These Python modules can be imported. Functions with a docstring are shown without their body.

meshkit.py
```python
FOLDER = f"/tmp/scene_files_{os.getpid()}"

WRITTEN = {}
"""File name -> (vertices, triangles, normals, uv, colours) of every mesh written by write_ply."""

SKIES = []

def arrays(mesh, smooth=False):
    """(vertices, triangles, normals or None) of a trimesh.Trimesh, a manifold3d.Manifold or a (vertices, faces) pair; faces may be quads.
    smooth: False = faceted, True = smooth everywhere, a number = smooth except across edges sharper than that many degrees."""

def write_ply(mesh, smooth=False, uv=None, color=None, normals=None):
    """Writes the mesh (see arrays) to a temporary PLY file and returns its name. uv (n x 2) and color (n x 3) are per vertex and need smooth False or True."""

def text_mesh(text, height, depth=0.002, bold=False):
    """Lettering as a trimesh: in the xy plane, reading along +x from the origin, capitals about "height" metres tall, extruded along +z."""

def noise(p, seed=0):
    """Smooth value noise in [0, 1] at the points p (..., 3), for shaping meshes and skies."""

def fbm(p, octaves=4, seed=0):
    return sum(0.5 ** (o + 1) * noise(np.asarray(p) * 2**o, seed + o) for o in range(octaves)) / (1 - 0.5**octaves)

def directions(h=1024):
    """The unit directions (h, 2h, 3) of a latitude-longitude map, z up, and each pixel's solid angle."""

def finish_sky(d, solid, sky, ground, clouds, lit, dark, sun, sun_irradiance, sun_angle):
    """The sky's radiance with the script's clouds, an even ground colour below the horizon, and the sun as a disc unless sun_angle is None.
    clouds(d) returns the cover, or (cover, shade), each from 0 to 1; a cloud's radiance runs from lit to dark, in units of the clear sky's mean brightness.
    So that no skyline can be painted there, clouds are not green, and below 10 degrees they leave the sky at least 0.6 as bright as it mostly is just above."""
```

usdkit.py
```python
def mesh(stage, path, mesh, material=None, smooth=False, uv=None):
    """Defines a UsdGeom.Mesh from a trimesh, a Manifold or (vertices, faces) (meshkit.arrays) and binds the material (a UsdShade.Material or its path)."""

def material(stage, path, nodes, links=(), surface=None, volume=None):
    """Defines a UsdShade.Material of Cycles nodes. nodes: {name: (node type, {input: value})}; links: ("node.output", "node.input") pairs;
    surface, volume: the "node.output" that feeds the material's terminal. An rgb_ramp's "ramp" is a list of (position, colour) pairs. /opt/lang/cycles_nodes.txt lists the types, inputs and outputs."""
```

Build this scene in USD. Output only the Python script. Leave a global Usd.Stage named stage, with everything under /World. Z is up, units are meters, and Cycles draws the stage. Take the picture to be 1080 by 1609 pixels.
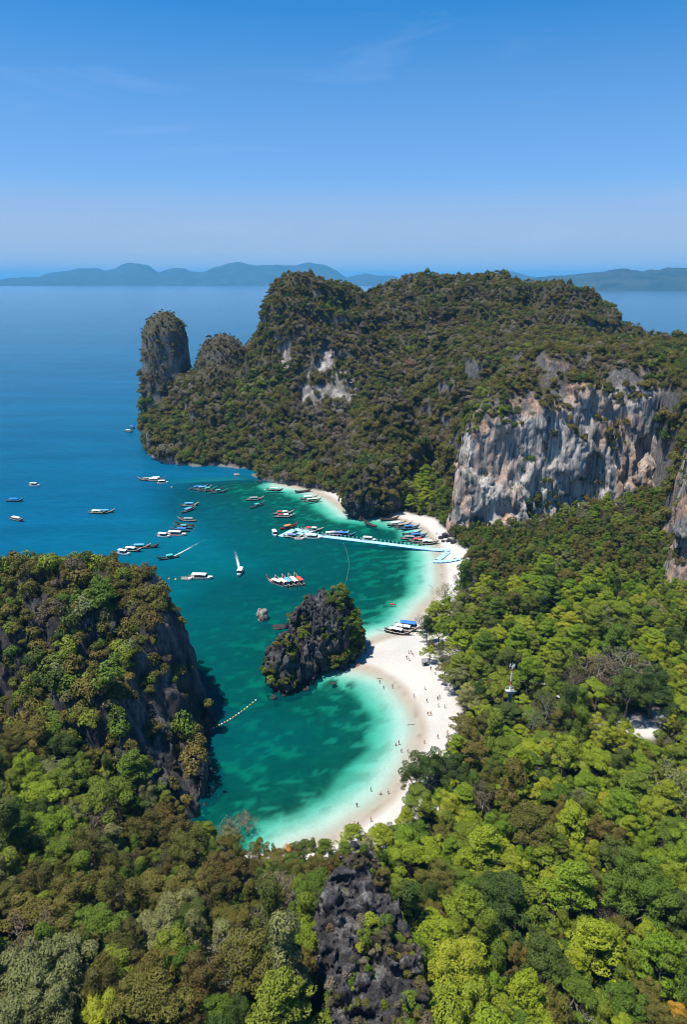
import math, numpy as np, trimesh, usdkit
from pxr import Usd, UsdGeom, UsdLux, UsdShade, Sdf, Gf, Vt
from scipy import ndimage
from scipy.interpolate import RBFInterpolator
from scipy.spatial import cKDTree

stage = Usd.Stage.CreateInMemory()
UsdGeom.SetStageUpAxis(stage, 'Z'); UsdGeom.SetStageMetersPerUnit(stage, 1.0)
world = UsdGeom.Xform.Define(stage, '/World'); stage.SetDefaultPrim(world.GetPrim())
UsdGeom.Scope.Define(stage, '/World/Looks')

# ------------------------------------------------------------------ camera, sky, sun, exposure
EYE = 145.0                      # the drone hovers 145 m above the sea
PITCH = math.radians(18.65)      # and looks 18.65 degrees down, towards +y
FOCAL = 1.0                      # focal length = picture width
cam = UsdGeom.Camera.Define(stage, '/World/camera')
cam.CreateHorizontalApertureAttr(24.0); cam.CreateVerticalApertureAttr(24.0 * 1609 / 1080)
cam.CreateFocalLengthAttr(24.0); cam.CreateFStopAttr(0.0)
cam.CreateClippingRangeAttr(Gf.Vec2f(1.0, 200000.0))
cam.CreateExposureAttr(0.75)
cx = UsdGeom.Xformable(cam); cx.AddTranslateOp().Set(Gf.Vec3d(0, 0, EYE)); cx.AddRotateXOp().Set(90 - math.degrees(PITCH))

SUN_EL = math.radians(70); SX, SY = -0.93, -0.36
sun_rot = math.atan2(SX, SY)
sky_mat = usdkit.material(stage, '/World/Looks/sky', {
    'sky': ('sky_texture', {'sky_type': 'single_scattering', 'sun_disc': False, 'sun_elevation': SUN_EL, 'sun_rotation': sun_rot,
                            'altitude': 3000.0, 'air_density': 1.0, 'aerosol_density': 0.0, 'ozone_density': 7.0}),
    'co': ('texture_coordinate', {}),
    'mp': ('mapping', {'scale': (2.2, 1.6, 16.0), 'rotation': (0.10, 0.05, 0.0)}),
    'n': ('noise_texture', {'scale': 1.1, 'detail': 7.0, 'roughness': 0.58, 'distortion': 0.5}),
    'r': ('rgb_ramp', {'ramp': [(0.0, (0, 0, 0)), (0.60, (0, 0, 0)), (0.74, (0.11, 0.11, 0.11)), (1.0, (0.4, 0.4, 0.4))]}),
    'wb': ('mix', {'mix_type': 'multiply', 'fac': 1.0, 'color2': (0.28, 1.0, 1.24)}),
    'm': ('mix', {'color2': (5.0, 5.6, 7.0)}),
    'sx': ('separate_xyz', {}), 'hz': ('rgb_ramp', {'ramp': [(0.0, (0.78, 0.78, 0.78)), (0.06, (0.70, 0.70, 0.70)), (0.13, (0.35, 0.35, 0.35)), (0.30, (0, 0, 0))]}), 'mz': ('mix', {'color2': (3.3, 3.2, 4.1)}), 'hl': ('rgb_ramp', {'ramp': [(0.0, (0.8, 0.8, 0.8)), (0.03, (0.40, 0.40, 0.40)), (0.12, (0, 0, 0))]}), 'ml': ('mix', {'color2': (4.6, 4.3, 4.5)}),
    'bg': ('background_shader', {'strength': 0.086}),
}, [('co.generated', 'mp.vector'), ('mp.vector', 'n.vector'), ('n.fac', 'r.fac'), ('r.color', 'm.fac'), ('sky.color', 'wb.color1'), ('co.generated', 'sx.vector'), ('sx.z', 'hz.fac'), ('hz.color', 'mz.fac'), ('wb.color', 'mz.color1'), ('sx.z', 'hl.fac'), ('hl.color', 'ml.fac'), ('mz.color', 'ml.color1'), ('ml.color', 'm.color1'), ('m.color', 'bg.color')], surface='bg.background')
dome = UsdLux.DomeLight.Define(stage, '/World/sky')
UsdShade.MaterialBindingAPI.Apply(dome.GetPrim()).Bind(sky_mat)
dome.GetPrim().SetCustomDataByKey('kind', 'structure')
sun = UsdLux.DistantLight.Define(stage, '/World/sun')
sun.CreateIntensityAttr(1.2); sun.CreateAngleAttr(0.53); sun.CreateNormalizeAttr(True); sun.CreateColorAttr(Gf.Vec3f(1.0, 0.94, 0.83))
sdir = np.array([SX * math.cos(SUN_EL), SY * math.cos(SUN_EL), math.sin(SUN_EL)])
m = Gf.Matrix4d().SetRotate(Gf.Rotation(Gf.Vec3d(0, 0, 1), Gf.Vec3d(*map(float, sdir))))
sun.AddTransformOp().Set(m)

# ------------------------------------------------------------------ helpers
CP, SP = math.cos(PITCH), math.sin(PITCH)
def ray(px, py):                 # direction through a point of the 1080 x 1609 photograph
    u, v = (px - 540) / 1080.0, -(py - 804.5) / 1080.0
    return np.array([u, CP + v * SP, -SP + v * CP])
def at(px, py, z=0.0):           # the place at height z seen there
    d = ray(px, py); t = (z - EYE) / d[2]
    return np.array([d[0] * t, d[1] * t, z])
def atD(px, py, D):              # the place at forward distance D seen there
    d = ray(px, py); t = D / d[1]
    return np.array([d[0] * t, D, EYE + d[2] * t])
def proj(p):
    p = np.atleast_2d(p); z = p[:, 2] - EYE
    dep = p[:, 1] * CP - z * SP
    return np.stack([540 + 1080 * p[:, 0] / dep, 804.5 - 1080 * (p[:, 1] * SP + z * CP) / dep, dep], 1)

LATT = {}
def vn(x, y, z, seed=0):         # value noise in [0,1]
    if seed not in LATT: LATT[seed] = np.random.default_rng(1000 + seed).random((24, 24, 24)).astype(np.float32)
    x, y, z = np.broadcast_arrays(x, y, z)
    c = []
    for a in (x, y, z):
        i = np.floor(a); t = a - i; c.append((i + t * t * (3 - 2 * t)).ravel() % 24)
    return ndimage.map_coordinates(LATT[seed], np.array(c, dtype=np.float32), order=1, mode='grid-wrap').reshape(x.shape)
def fb(x, y, z, o=3, seed=0):
    return sum(0.5 ** (k + 1) * vn(x * 2 ** k + 7.3 * k, y * 2 ** k + 3.1 * k, z * 2 ** k + 5.7 * k, seed + k) for k in range(o)) / (1 - 0.5 ** o)
def cells(x, y, z, sc, seed):    # cellular noise: distance to the nearest seed, gap to the second, the cell's own number, a tilted facet
    P = np.stack([np.asarray(x) / sc[0], np.asarray(y) / sc[1], np.asarray(z) / sc[2]], 1); lo, hi = P.min(0) - 1, P.max(0) + 1
    r = np.random.default_rng(seed); S = lo + r.random((int(np.prod(hi - lo)) + 8, 3)) * (hi - lo); d, i = cKDTree(S).query(P, k=2, workers=-1)
    T = r.normal(size=(len(S), 3)); return d[:, 0], d[:, 1] - d[:, 0], r.random(len(S))[i[:, 0]], ((P - S[i[:, 0]]) * T[i[:, 0]]).sum(1)
def smooth(a, b, x):
    t = np.clip((x - a) / (b - a), 0, 1); return t * t * (3 - 2 * t)

def seg_dist(P, poly, closed):
    poly = np.asarray(poly, float); Q = np.vstack([poly, poly[:1]]) if closed else poly
    best = np.full(len(P), 1e18)
    for a, b in zip(Q[:-1], Q[1:]):
        ab = b - a; t = np.clip(((P - a) @ ab) / (ab @ ab + 1e-12), 0, 1)
        best = np.minimum(best, ((P - a - t[:, None] * ab) ** 2).sum(1))
    return np.sqrt(best)
def inside(P, poly):
    poly = np.asarray(poly, float); r = np.zeros(len(P), bool); x, y = P[:, 0], P[:, 1]
    for a, b in zip(poly, np.roll(poly, -1, 0)):
        c = (a[1] > y) != (b[1] > y)
        with np.errstate(divide='ignore', invalid='ignore'):
            r ^= c & (x < (b[0] - a[0]) * (y - a[1]) / (b[1] - a[1]) + a[0])
    return r
def sdf(X, Y, poly):             # positive inside
    P = np.stack([X.ravel(), Y.ravel()], 1); d = seg_dist(P, poly, True)
    return np.where(inside(P, poly), d, -d).reshape(X.shape)

def surface_nets(d, org, res):
    s = d > 0; n = np.array(d.shape) - 1
    cs = [(i, j, k) for i in (0, 1) for j in (0, 1) for k in (0, 1)]
    cnt = np.zeros(n, np.int8)
    for i, j, k in cs: cnt += s[i:n[0] + i, j:n[1] + j, k:n[2] + k]
    cells = np.argwhere((cnt > 0) & (cnt < 8))
    idx = np.full(n, -1, np.int32); idx[tuple(cells.T)] = np.arange(len(cells))
    val = {c: d[tuple((cells + c).T)] for c in cs}
    acc, num = np.zeros((len(cells), 3)), np.zeros(len(cells))
    for a in cs:
        for ax in range(3):
            if a[ax]: continue
            b = tuple(1 if q == ax else a[q] for q in range(3))
            va, vb = val[a], val[b]; m = (va > 0) != (vb > 0)
            t = np.where(m, va / np.where(m, va - vb, 1), 0)
            p = np.tile(np.array(a, float), (len(cells), 1)); p[:, ax] += t
            acc += p * m[:, None]; num += m
    V = (cells + acc / num[:, None]) * res + org
    F = []
    for ax in range(3):
        o1, o2 = [q for q in range(3) if q != ax]
        a = np.moveaxis(s, (ax, o1, o2), (0, 1, 2)); I = np.moveaxis(idx, (ax, o1, o2), (0, 1, 2))
        e = np.argwhere(a[:-1, 1:-1, 1:-1] != a[1:, 1:-1, 1:-1])
        i, j, k = e[:, 0], e[:, 1] + 1, e[:, 2] + 1
        q = np.stack([I[i, j - 1, k - 1], I[i, j, k - 1], I[i, j, k], I[i, j - 1, k]], 1)
        flip = ~a[i, j, k] if ax != 1 else a[i, j, k]
        q[flip] = q[flip][:, ::-1]; F.append(q)
    return V, np.vstack(F)

def normals(V, F):
    if F.shape[1] == 4: n = np.cross(V[F[:, 2]] - V[F[:, 0]], V[F[:, 3]] - V[F[:, 1]])
    else: n = np.cross(V[F[:, 1]] - V[F[:, 0]], V[F[:, 2]] - V[F[:, 0]])
    N = np.stack([np.bincount(F.ravel(), np.repeat(n[:, c], F.shape[1]), len(V)) for c in range(3)], 1)
    return N / (np.linalg.norm(N, axis=1, keepdims=True) + 1e-12), n

MATS = {}
def bind(prim, m):
    UsdShade.MaterialBindingAPI.Apply(prim).Bind(m if isinstance(m, UsdShade.Material) else MATS[m])
def put(path, V, F, mat, smooth_n=True, **pv):
    """One Mesh prim of triangles or quads; pv: per-vertex primvars."""
    V = np.asarray(V, np.float32); F = np.asarray(F, np.int32)
    m = UsdGeom.Mesh.Define(stage, path)
    m.CreatePointsAttr(Vt.Vec3fArray.FromNumpy(V)); m.CreateFaceVertexCountsAttr(Vt.IntArray.FromNumpy(np.full(len(F), F.shape[1], np.int32)))
    m.CreateFaceVertexIndicesAttr(Vt.IntArray.FromNumpy(F.ravel())); m.CreateSubdivisionSchemeAttr('none')
    if smooth_n:
        m.CreateNormalsAttr(Vt.Vec3fArray.FromNumpy(normals(V.astype(float), F)[0].astype(np.float32))); m.SetNormalsInterpolation('vertex')
    for k, a in pv.items():
        a = np.asarray(a, np.float32); api = UsdGeom.PrimvarsAPI(m)
        if a.ndim == 1: api.CreatePrimvar(k, Sdf.ValueTypeNames.FloatArray, 'vertex').Set(Vt.FloatArray.FromNumpy(a))
        else: api.CreatePrimvar(k, Sdf.ValueTypeNames.Color3fArray, 'vertex').Set(Vt.Vec3fArray.FromNumpy(a))
    bind(m.GetPrim(), mat)
    return m.GetPrim()
def tag(p, label=None, cat=None, group=None, kind=None):
    for k, v in (('label', label), ('category', cat), ('group', group), ('kind', kind)):
        if v: p.SetCustomDataByKey(k, v)
    return p
USED = {}
def fresh(name, parent='/World'):
    k = parent + '/' + name; n = USED.get(k, 0); USED[k] = n + 1
    return k if n == 0 else f'{k}_{n:03d}'
def mat(name, nodes, links, surface='out.BSDF', volume=None):
    MATS[name] = usdkit.material(stage, '/World/Looks/' + name, nodes, links, surface=surface, volume=volume); return MATS[name]
# ------------------------------------------------------------------ materials of the setting
mat('far_hill', {'co': ('geometry', {}), 'n': ('noise_texture', {'scale': 0.004, 'detail': 6.0}),
    'r': ('rgb_ramp', {'ramp': [(0.35, (0.020, 0.034, 0.034)), (0.7, (0.05, 0.064, 0.058))]}), 'out': ('diffuse_bsdf', {})},
    [('co.position', 'n.vector'), ('n.fac', 'r.fac'), ('r.color', 'out.color')])
mat('sea', {
    'at': ('attribute', {'attribute': 'tint'}), 'am': ('attribute', {'attribute': 'murk'}), 'ah': ('attribute', {'attribute': 'scatter'}),
    'co': ('geometry', {}),
    'm1': ('mapping', {'scale': (0.10, 0.28, 0.1), 'rotation': (0, 0, 0.35)}), 'n1': ('noise_texture', {'scale': 1.0, 'detail': 5.0, 'roughness': 0.62}),
    'm2': ('mapping', {'scale': (0.006, 0.022, 0.01), 'rotation': (0, 0, 0.15)}), 'n2': ('noise_texture', {'scale': 1.0, 'detail': 4.0, 'roughness': 0.6, 'distortion': 0.6}),
    'b': ('bump', {'strength': 0.75, 'distance': 0.42}),
    'm3': ('mapping', {'scale': (0.00045, 0.0045, 0.001), 'rotation': (0, 0, 0.03)}), 'n3': ('noise_texture', {'scale': 1.0, 'detail': 4.0, 'roughness': 0.6}), 'n23': ('mix_float', {'fac': 0.4}),
    'v': ('map_range', {'from_min': 0.32, 'from_max': 0.68, 'to_min': 0.78, 'to_max': 1.24}),
    'v2': ('map_range', {'from_min': 0.30, 'from_max': 0.70, 'to_min': 0.88, 'to_max': 1.12}), 'vv': ('math', {'math_type': 'multiply'}),
    'hc': ('mix', {'mix_type': 'multiply', 'fac': 1.0}),
    't': ('transparent_bsdf', {}), 'd': ('diffuse_bsdf', {}), 'g': ('glossy_bsdf', {'roughness': 0.16, 'color': (1, 1, 1)}),
    'f': ('fresnel', {'IOR': 1.065}), 'x': ('mix_closure', {}), 'out': ('mix_closure', {})},
    [('co.position', 'm1.vector'), ('m1.vector', 'n1.vector'), ('n1.fac', 'b.height'), ('co.position', 'm2.vector'), ('m2.vector', 'n2.vector'),
     ('co.position', 'm3.vector'), ('m3.vector', 'n3.vector'), ('n2.fac', 'n23.a'), ('n3.fac', 'n23.b'), ('n23.result', 'v.value'), ('ah.color', 'hc.color1'), ('n1.fac', 'v2.value'), ('v.result', 'vv.value1'), ('v2.result', 'vv.value2'), ('vv.value', 'hc.color2'), ('hc.color', 'd.color'), ('b.normal', 'd.normal'), ('b.normal', 'g.normal'), ('b.normal', 'f.normal'),
     ('at.color', 't.color'), ('am.fac', 'x.fac'), ('t.BSDF', 'x.closure1'), ('d.BSDF', 'x.closure2'), ('f.fac', 'out.fac'), ('x.closure', 'out.closure1'), ('g.BSDF', 'out.closure2')],
    surface='out.closure')
mat('ground', {
    'a': ('attribute', {'attribute': 'sand'}), 'w': ('attribute', {'attribute': 'wet'}), 'q': ('attribute', {'attribute': 'reef'}), 'co': ('geometry', {}),
    'n1': ('noise_texture', {'scale': 0.35, 'detail': 6.0, 'roughness': 0.7}), 'n2': ('noise_texture', {'scale': 0.05, 'detail': 4.0}),
    'n3': ('noise_texture', {'scale': 0.22, 'detail': 5.0, 'roughness': 0.65}),
    'soil': ('rgb_ramp', {'ramp': [(0.3, (0.018, 0.026, 0.012)), (0.55, (0.045, 0.045, 0.024)), (0.8, (0.10, 0.085, 0.055))]}),
    'n5': ('noise_texture', {'scale': 1.4, 'detail': 4.0, 'roughness': 0.7}), 'n25': ('mix_float', {'fac': 0.5}), 'dry': ('rgb_ramp', {'ramp': [(0.3, (0.34, 0.32, 0.295)), (0.5, (0.42, 0.405, 0.385)), (0.7, (0.47, 0.455, 0.44))]}),
    'wetc': ('color', {'value': (0.31, 0.275, 0.23)}),
    'reefc': ('rgb_ramp', {'ramp': [(0.32, (0.028, 0.042, 0.034)), (0.52, (0.05, 0.066, 0.050)), (0.70, (0.11, 0.125, 0.09))]}),
    's1': ('mix', {}), 's2': ('mix', {}), 's3': ('mix', {}), 'b': ('bump', {'strength': 0.3, 'distance': 0.12}),
    'out': ('principled_bsdf', {'roughness': 0.9, 'specular_ior_level': 0.15})},
    [('co.position', 'n1.vector'), ('co.position', 'n2.vector'), ('co.position', 'n3.vector'), ('n1.fac', 'soil.fac'), ('co.position', 'n5.vector'), ('n2.fac', 'n25.a'), ('n5.fac', 'n25.b'), ('n25.result', 'dry.fac'), ('n3.fac', 'reefc.fac'),
     ('w.fac', 's1.fac'), ('dry.color', 's1.color1'), ('wetc.color', 's1.color2'), ('a.fac', 's2.fac'), ('soil.color', 's2.color1'), ('s1.color', 's2.color2'),
     ('q.fac', 's3.fac'), ('s2.color', 's3.color1'), ('reefc.color', 's3.color2'), ('s3.color', 'out.base_color'), ('n1.fac', 'b.height'), ('b.normal', 'out.normal')])
def rock_mat(name, dark, mid, pale, streak=0.11, fine=0.9, scrub=1.0):
    mat(name, {
        'pa': ('attribute', {'attribute': 'pale'}), 'ru': ('attribute', {'attribute': 'rust'}), 've': ('attribute', {'attribute': 'veg'}), 'co': ('geometry', {}),
        'ms': ('mapping', {'scale': (streak * 2.4, streak * 2.4, streak * 0.22)}), 'ns': ('noise_texture', {'scale': 1.0, 'detail': 6.0, 'roughness': 0.66, 'distortion': 0.35}),
        'mf': ('mapping', {'scale': (fine, fine, fine * 0.45)}), 'nf': ('noise_texture', {'scale': 1.0, 'detail': 6.0, 'roughness': 0.7}),
        'vo': ('voronoi_texture', {'scale': 0.55, 'feature': 'distance_to_edge'}),
        'mg': ('mapping', {'scale': (streak * 9, streak * 9, streak * 0.5)}), 'ng': ('noise_texture', {'scale': 1.0, 'detail': 4.0, 'roughness': 0.6}),
        'mx': ('mix_float', {'fac': 0.42}), 'rs': ('rgb_ramp', {'ramp': [(0.39, dark), (0.47, mid), (0.55, pale), (0.70, tuple(min(0.62, c * 1.25) for c in pale))]}),
        'rd': ('rgb_ramp', {'ramp': [(0.25, tuple(c * 0.55 for c in dark)), (0.5, dark), (0.75, mid)]}),
        'ro': ('rgb_ramp', {'ramp': [(0.35, (0.27, 0.13, 0.075)), (0.6, (0.42, 0.29, 0.215))]}),
        'c1': ('mix', {}), 'c2': ('mix', {}), 'c3': ('mix', {}),
        'rr': ('rgb_ramp', {'ramp': [(0.42, (0, 0, 0)), (0.56, (1, 1, 1))]}), 'rm': ('math', {'math_type': 'multiply'}),
        'vg': ('rgb_ramp', {'ramp': [(p, tuple(scrub * k for k in q)) for p, q in [(0.35, (0.040, 0.040, 0.020)), (0.52, (0.085, 0.075, 0.042)), (0.72, (0.17, 0.125, 0.080))]]}),
        'b': ('bump', {'strength': 0.8, 'distance': 0.7}), 'b2': ('bump', {'strength': 0.7, 'distance': 1.2}),
        'out': ('principled_bsdf', {'roughness': 0.85, 'specular_ior_level': 0.25})},
        [('co.position', 'ms.vector'), ('ms.vector', 'ns.vector'), ('co.position', 'mf.vector'), ('mf.vector', 'nf.vector'), ('co.position', 'mg.vector'), ('mg.vector', 'ng.vector'), ('ns.fac', 'mx.a'), ('ng.fac', 'mx.b'), ('mx.result', 'rs.fac'), ('nf.fac', 'rd.fac'),
         ('co.position', 'vo.vector'), ('pa.fac', 'c1.fac'), ('rd.color', 'c1.color1'), ('rs.color', 'c1.color2'), ('ns.fac', 'rr.fac'), ('rr.color', 'rm.value1'), ('ru.fac', 'rm.value2'), ('rm.value', 'c2.fac'),
         ('c1.color', 'c2.color1'), ('ro.color', 'c2.color2'), ('nf.fac', 'ro.fac'), ('nf.fac', 'vg.fac'), ('ve.fac', 'c3.fac'), ('c2.color', 'c3.color1'), ('vg.color', 'c3.color2'),
         ('c3.color', 'out.base_color'), ('nf.fac', 'b.height'), ('ns.fac', 'b2.height'), ('b2.normal', 'b.normal'), ('b.normal', 'out.normal')])
rock_mat('limestone', (0.085, 0.080, 0.080), (0.25, 0.238, 0.228), (0.47, 0.435, 0.40), scrub=0.62)
rock_mat('dark_limestone', (0.038, 0.036, 0.040), (0.085, 0.082, 0.085), (0.30, 0.285, 0.27), streak=0.25, fine=1.8, scrub=0.45)

# ------------------------------------------------------------------ haze
def box(lo, hi):
    x0, y0, z0 = lo; x1, y1, z1 = hi
    V = [(x, y, z) for z in (z0, z1) for y in (y0, y1) for x in (x0, x1)]
    return np.array(V, float), np.array([(0, 2, 3, 1), (4, 5, 7, 6), (0, 1, 5, 4), (2, 6, 7, 3), (0, 4, 6, 2), (1, 3, 7, 5)])
mat('haze', {'v': ('principled_volume', {'color': (0.15, 0.56, 1.0), 'density': 4.8e-5, 'anisotropy': 0.0})}, [], surface=None, volume='v.volume')
HV, HF = box((-46000, -3000, -13.0), (46000, 62000, 680.0))
tag(put('/World/haze', HV, HF, 'haze', False), 'thin blue haze over the sea', 'haze', kind='stuff')

# ------------------------------------------------------------------ far hills on the horizon
def range_of_hills(pts, base, depth, seed, name):
    P = np.array(pts, float); D0 = EYE / math.tan(math.atan((base - 804.5) / 1080) + PITCH)
    u = np.linspace(P[0, 0], P[-1, 0], 260)
    crest = np.interp(u, P[:, 0], P[:, 1]) + 4.5 * (fb(u / 15.0, 0 * u, 0 * u, 3, seed + 9) - 0.5); X = np.zeros((260, 26)); Y = X.copy(); Z = X.copy()
    for j, t in enumerate(np.linspace(0, 1, 26)):
        D = D0 + depth * (t - 0.02)
        for i in range(260):
            top = atD(u[i], crest[i], D0 + depth * 0.45)
            p = atD(u[i], base, D)
            w = math.sin(math.pi * min(1, t * 1.04)) ** 0.9
            X[i, j], Y[i, j] = top[0] * D / top[1], D
            Z[i, j] = max(top[2], 0) * w
    rough = (fb(X / 900, Y / 900, 0 * X, 4, seed) - 0.5)
    ridge = 1 - np.abs(2 * fb(X / 1500, Y / 1500, 0 * X, 3, seed + 5) - 1)
    T = np.linspace(0, 1, 26)[None, :]
    Z = Z * (1 + (0.6 * rough + 0.45 * (ridge - 0.85)) * (np.abs(T - 0.45) * 2.2).clip(0, 1)) + 6 * (Z > 1) - 3
    Z[:, 0] = Z[:, -1] = -8; Z[0] = np.minimum(Z[0], 0); Z[-1] = np.minimum(Z[-1], 0)
    I = np.arange(260 * 26).reshape(260, 26)
    F = np.stack([I[:-1, :-1], I[1:, :-1], I[1:, 1:], I[:-1, 1:]], -1).reshape(-1, 4)
    tag(put(fresh(name), np.stack([X, Y, Z], -1).reshape(-1, 3), F, 'far_hill'), kind='structure')
range_of_hills([(-160, 441), (-60, 440), (0, 440), (30, 436), (60, 435), (85, 429), (105, 426), (130, 422), (150, 422), (165, 427), (180, 423), (205, 412), (235, 418), (250, 429), (272, 421), (290, 421), (300, 426), (318, 428), (340, 419), (360, 414), (382, 413), (400, 418), (420, 416), (440, 418), (465, 417), (487, 413), (510, 417), (530, 427), (545, 437), (552, 436), (572, 429), (590, 433), (612, 433), (640, 439), (690, 438), (760, 434), (805, 427), (840, 436), (900, 441)], 449.5, 6500, 11, 'hills')
range_of_hills([(780, 447), (850, 436), (880, 433), (905, 432), (940, 428), (965, 424), (985, 422), (1010, 427), (1030, 424), (1050, 420), (1080, 421), (1120, 415), (1180, 422), (1260, 440), (1300, 452)], 457.5, 3000, 31, 'hills')

# ------------------------------------------------------------------ beach, forest floor and sea bed in one sheet
def px2w(pts, z=0.0): return np.array([at(x, y, z)[:2] for x, y in pts])
BEACH = px2w([(440, 760), (470, 766), (500, 774), (520, 784), (538, 797), (548, 806), (590, 809), (612, 812), (640, 820), (665, 831), (680, 848), (689, 866), (693, 891), (694, 916), (686, 935), (668, 952), (655, 972), (640, 993), (600, 1002), (575, 1012), (556, 1030),
              (548, 1043), (570, 1049), (590, 1055), (612, 1068), (630, 1085), (648, 1108), (657, 1135), (658, 1160), (650, 1190), (635, 1220), (610, 1250), (580, 1276), (545, 1302), (510, 1322), (470, 1334)])
LAND = np.vstack([BEACH, px2w([(430, 1342), (390, 1340), (350, 1334)]), [(-40, 150), (-70, 165), (-140, 175), (-300, 175), (-300, -60), (700, -60), (700, 620), (-60, 620), (-75, 540)]])
SANDY = px2w([(540, 775), (552, 790), (600, 797), (640, 803), (680, 815), (705, 835), (716, 856), (735, 868), (732, 900), (722, 930), (705, 950), (676, 965), (668, 1000), (690, 1040), (706, 1070), (722, 1100), (735, 1150), (735, 1172), (700, 1200), (668, 1220), (662, 1260), (650, 1300), (600, 1330), (560, 1350), (300, 1350)], 2.0)
CTRL = np.array([(60, 200, 3.5), (45, 150, 4), (60, 120, 5), (100, 160, 4.5), (140, 220, 6), (105, 195, 3.5), (70, 270, 3.5), (120, 320, 7), (150, 345, 11), (175, 372, 17), (150, 378, 14), (120, 372, 8), (95, 366, 5), (72, 366, 4), (162, 284, 7), (170, 270, 8), (150, 270, 6), (230, 260, 16),
                 (45, 250, 2.5), (60, 330, 3.5), (40, 470, 4), (70, 500, 10), (20, 450, 1), (-10, 480, 2), (-20, 560, 8), (300, 400, 30),
                 (-60, 72, 42), (-20, 70, 35), (-4, 74, 30), (8, 66, 27), (-100, 75, 50), (-30, 105, 21), (-75, 120, 25), (-58, 148, 11), (-105, 155, 22), (-160, 150, 25), (-8, 105, 19), (2, 112, 16), (10, 95, 23), (14, 80, 25), (24, 78, 20), (38, 86, 9), (32, 105, 8), (60, 90, 8), (60, 60, 10), (0, 126, 6), (-6, 140, 2.5),
                 (-32, 138, 4), (-42, 150, 3), (-22, 126, 7), (20, 135, 4), (20, 40, 40), (-60, 30, 55), (90, 60, 12), (160, 120, 8), (-100, 190, 15), (-60, 185, 8), (300, 150, 15), (500, 300, 30), (-250, 150, 30), (-150, 20, 60)], float)
land_rbf = RBFInterpolator(CTRL[:, :2], CTRL[:, 2], kernel='thin_plate_spline', smoothing=2.0)
GRES = 1.5
gx = np.arange(-150, 360.1, GRES); gy = np.arange(30, 520.1, GRES)
GX, GY = np.meshgrid(gx, gy, indexing='ij')
Pg = np.stack([GX.ravel(), GY.ravel()], 1)
d_beach = seg_dist(Pg, BEACH, False).reshape(GX.shape)
in_land = inside(Pg, LAND).reshape(GX.shape)
sandw = sdf(GX, GY, np.vstack([SANDY, BEACH[::-1]]))
wob = (fb(GX / 9, GY / 9, 0 * GX, 3, 3) - 0.5)
s = np.where(in_land, d_beach, -d_beach) + 1.6 * wob
hills_z = np.maximum(land_rbf(Pg).reshape(GX.shape), 1.0) + 1.5 * (fb(GX / 14, GY / 14, 0 * GX, 3, 9) - 0.5)
zl = np.minimum(0.10 * s, 1.7) + smooth(3, 16, s) * np.maximum(hills_z - 2.0, 0)
dep = np.where(-s < 7, 0.055 * -s, np.where(-s < 20, 0.385 + 0.13 * (-s - 7), 2.075 + 0.07 * (-s - 20))); dep = np.minimum(dep, 9.0)
GZ = np.where(s > 0, zl, -dep) + 0.15 * wob
sand = smooth(-2.5, 1.5, sandw + 3 * wob) * (s > -400)
sand = np.where(s < 0, 1.0, sand)
for cx0, cy0, r in [(1003, 1142, 9), (850, 1068, 5), (868, 1095, 4), (935, 1130, 4), (942, 1152, 4), (1040, 1125, 5), (690, 1000, 6), (710, 1025, 6), (720, 1235, 5), (690, 1260, 4), (700, 960, 5)]:
    c = at(cx0, cy0, 3); sand = np.maximum(sand, smooth(1.0, 0.55, np.hypot(GX - c[0], GY - c[1]) / r + 0.5 * wob))
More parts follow.
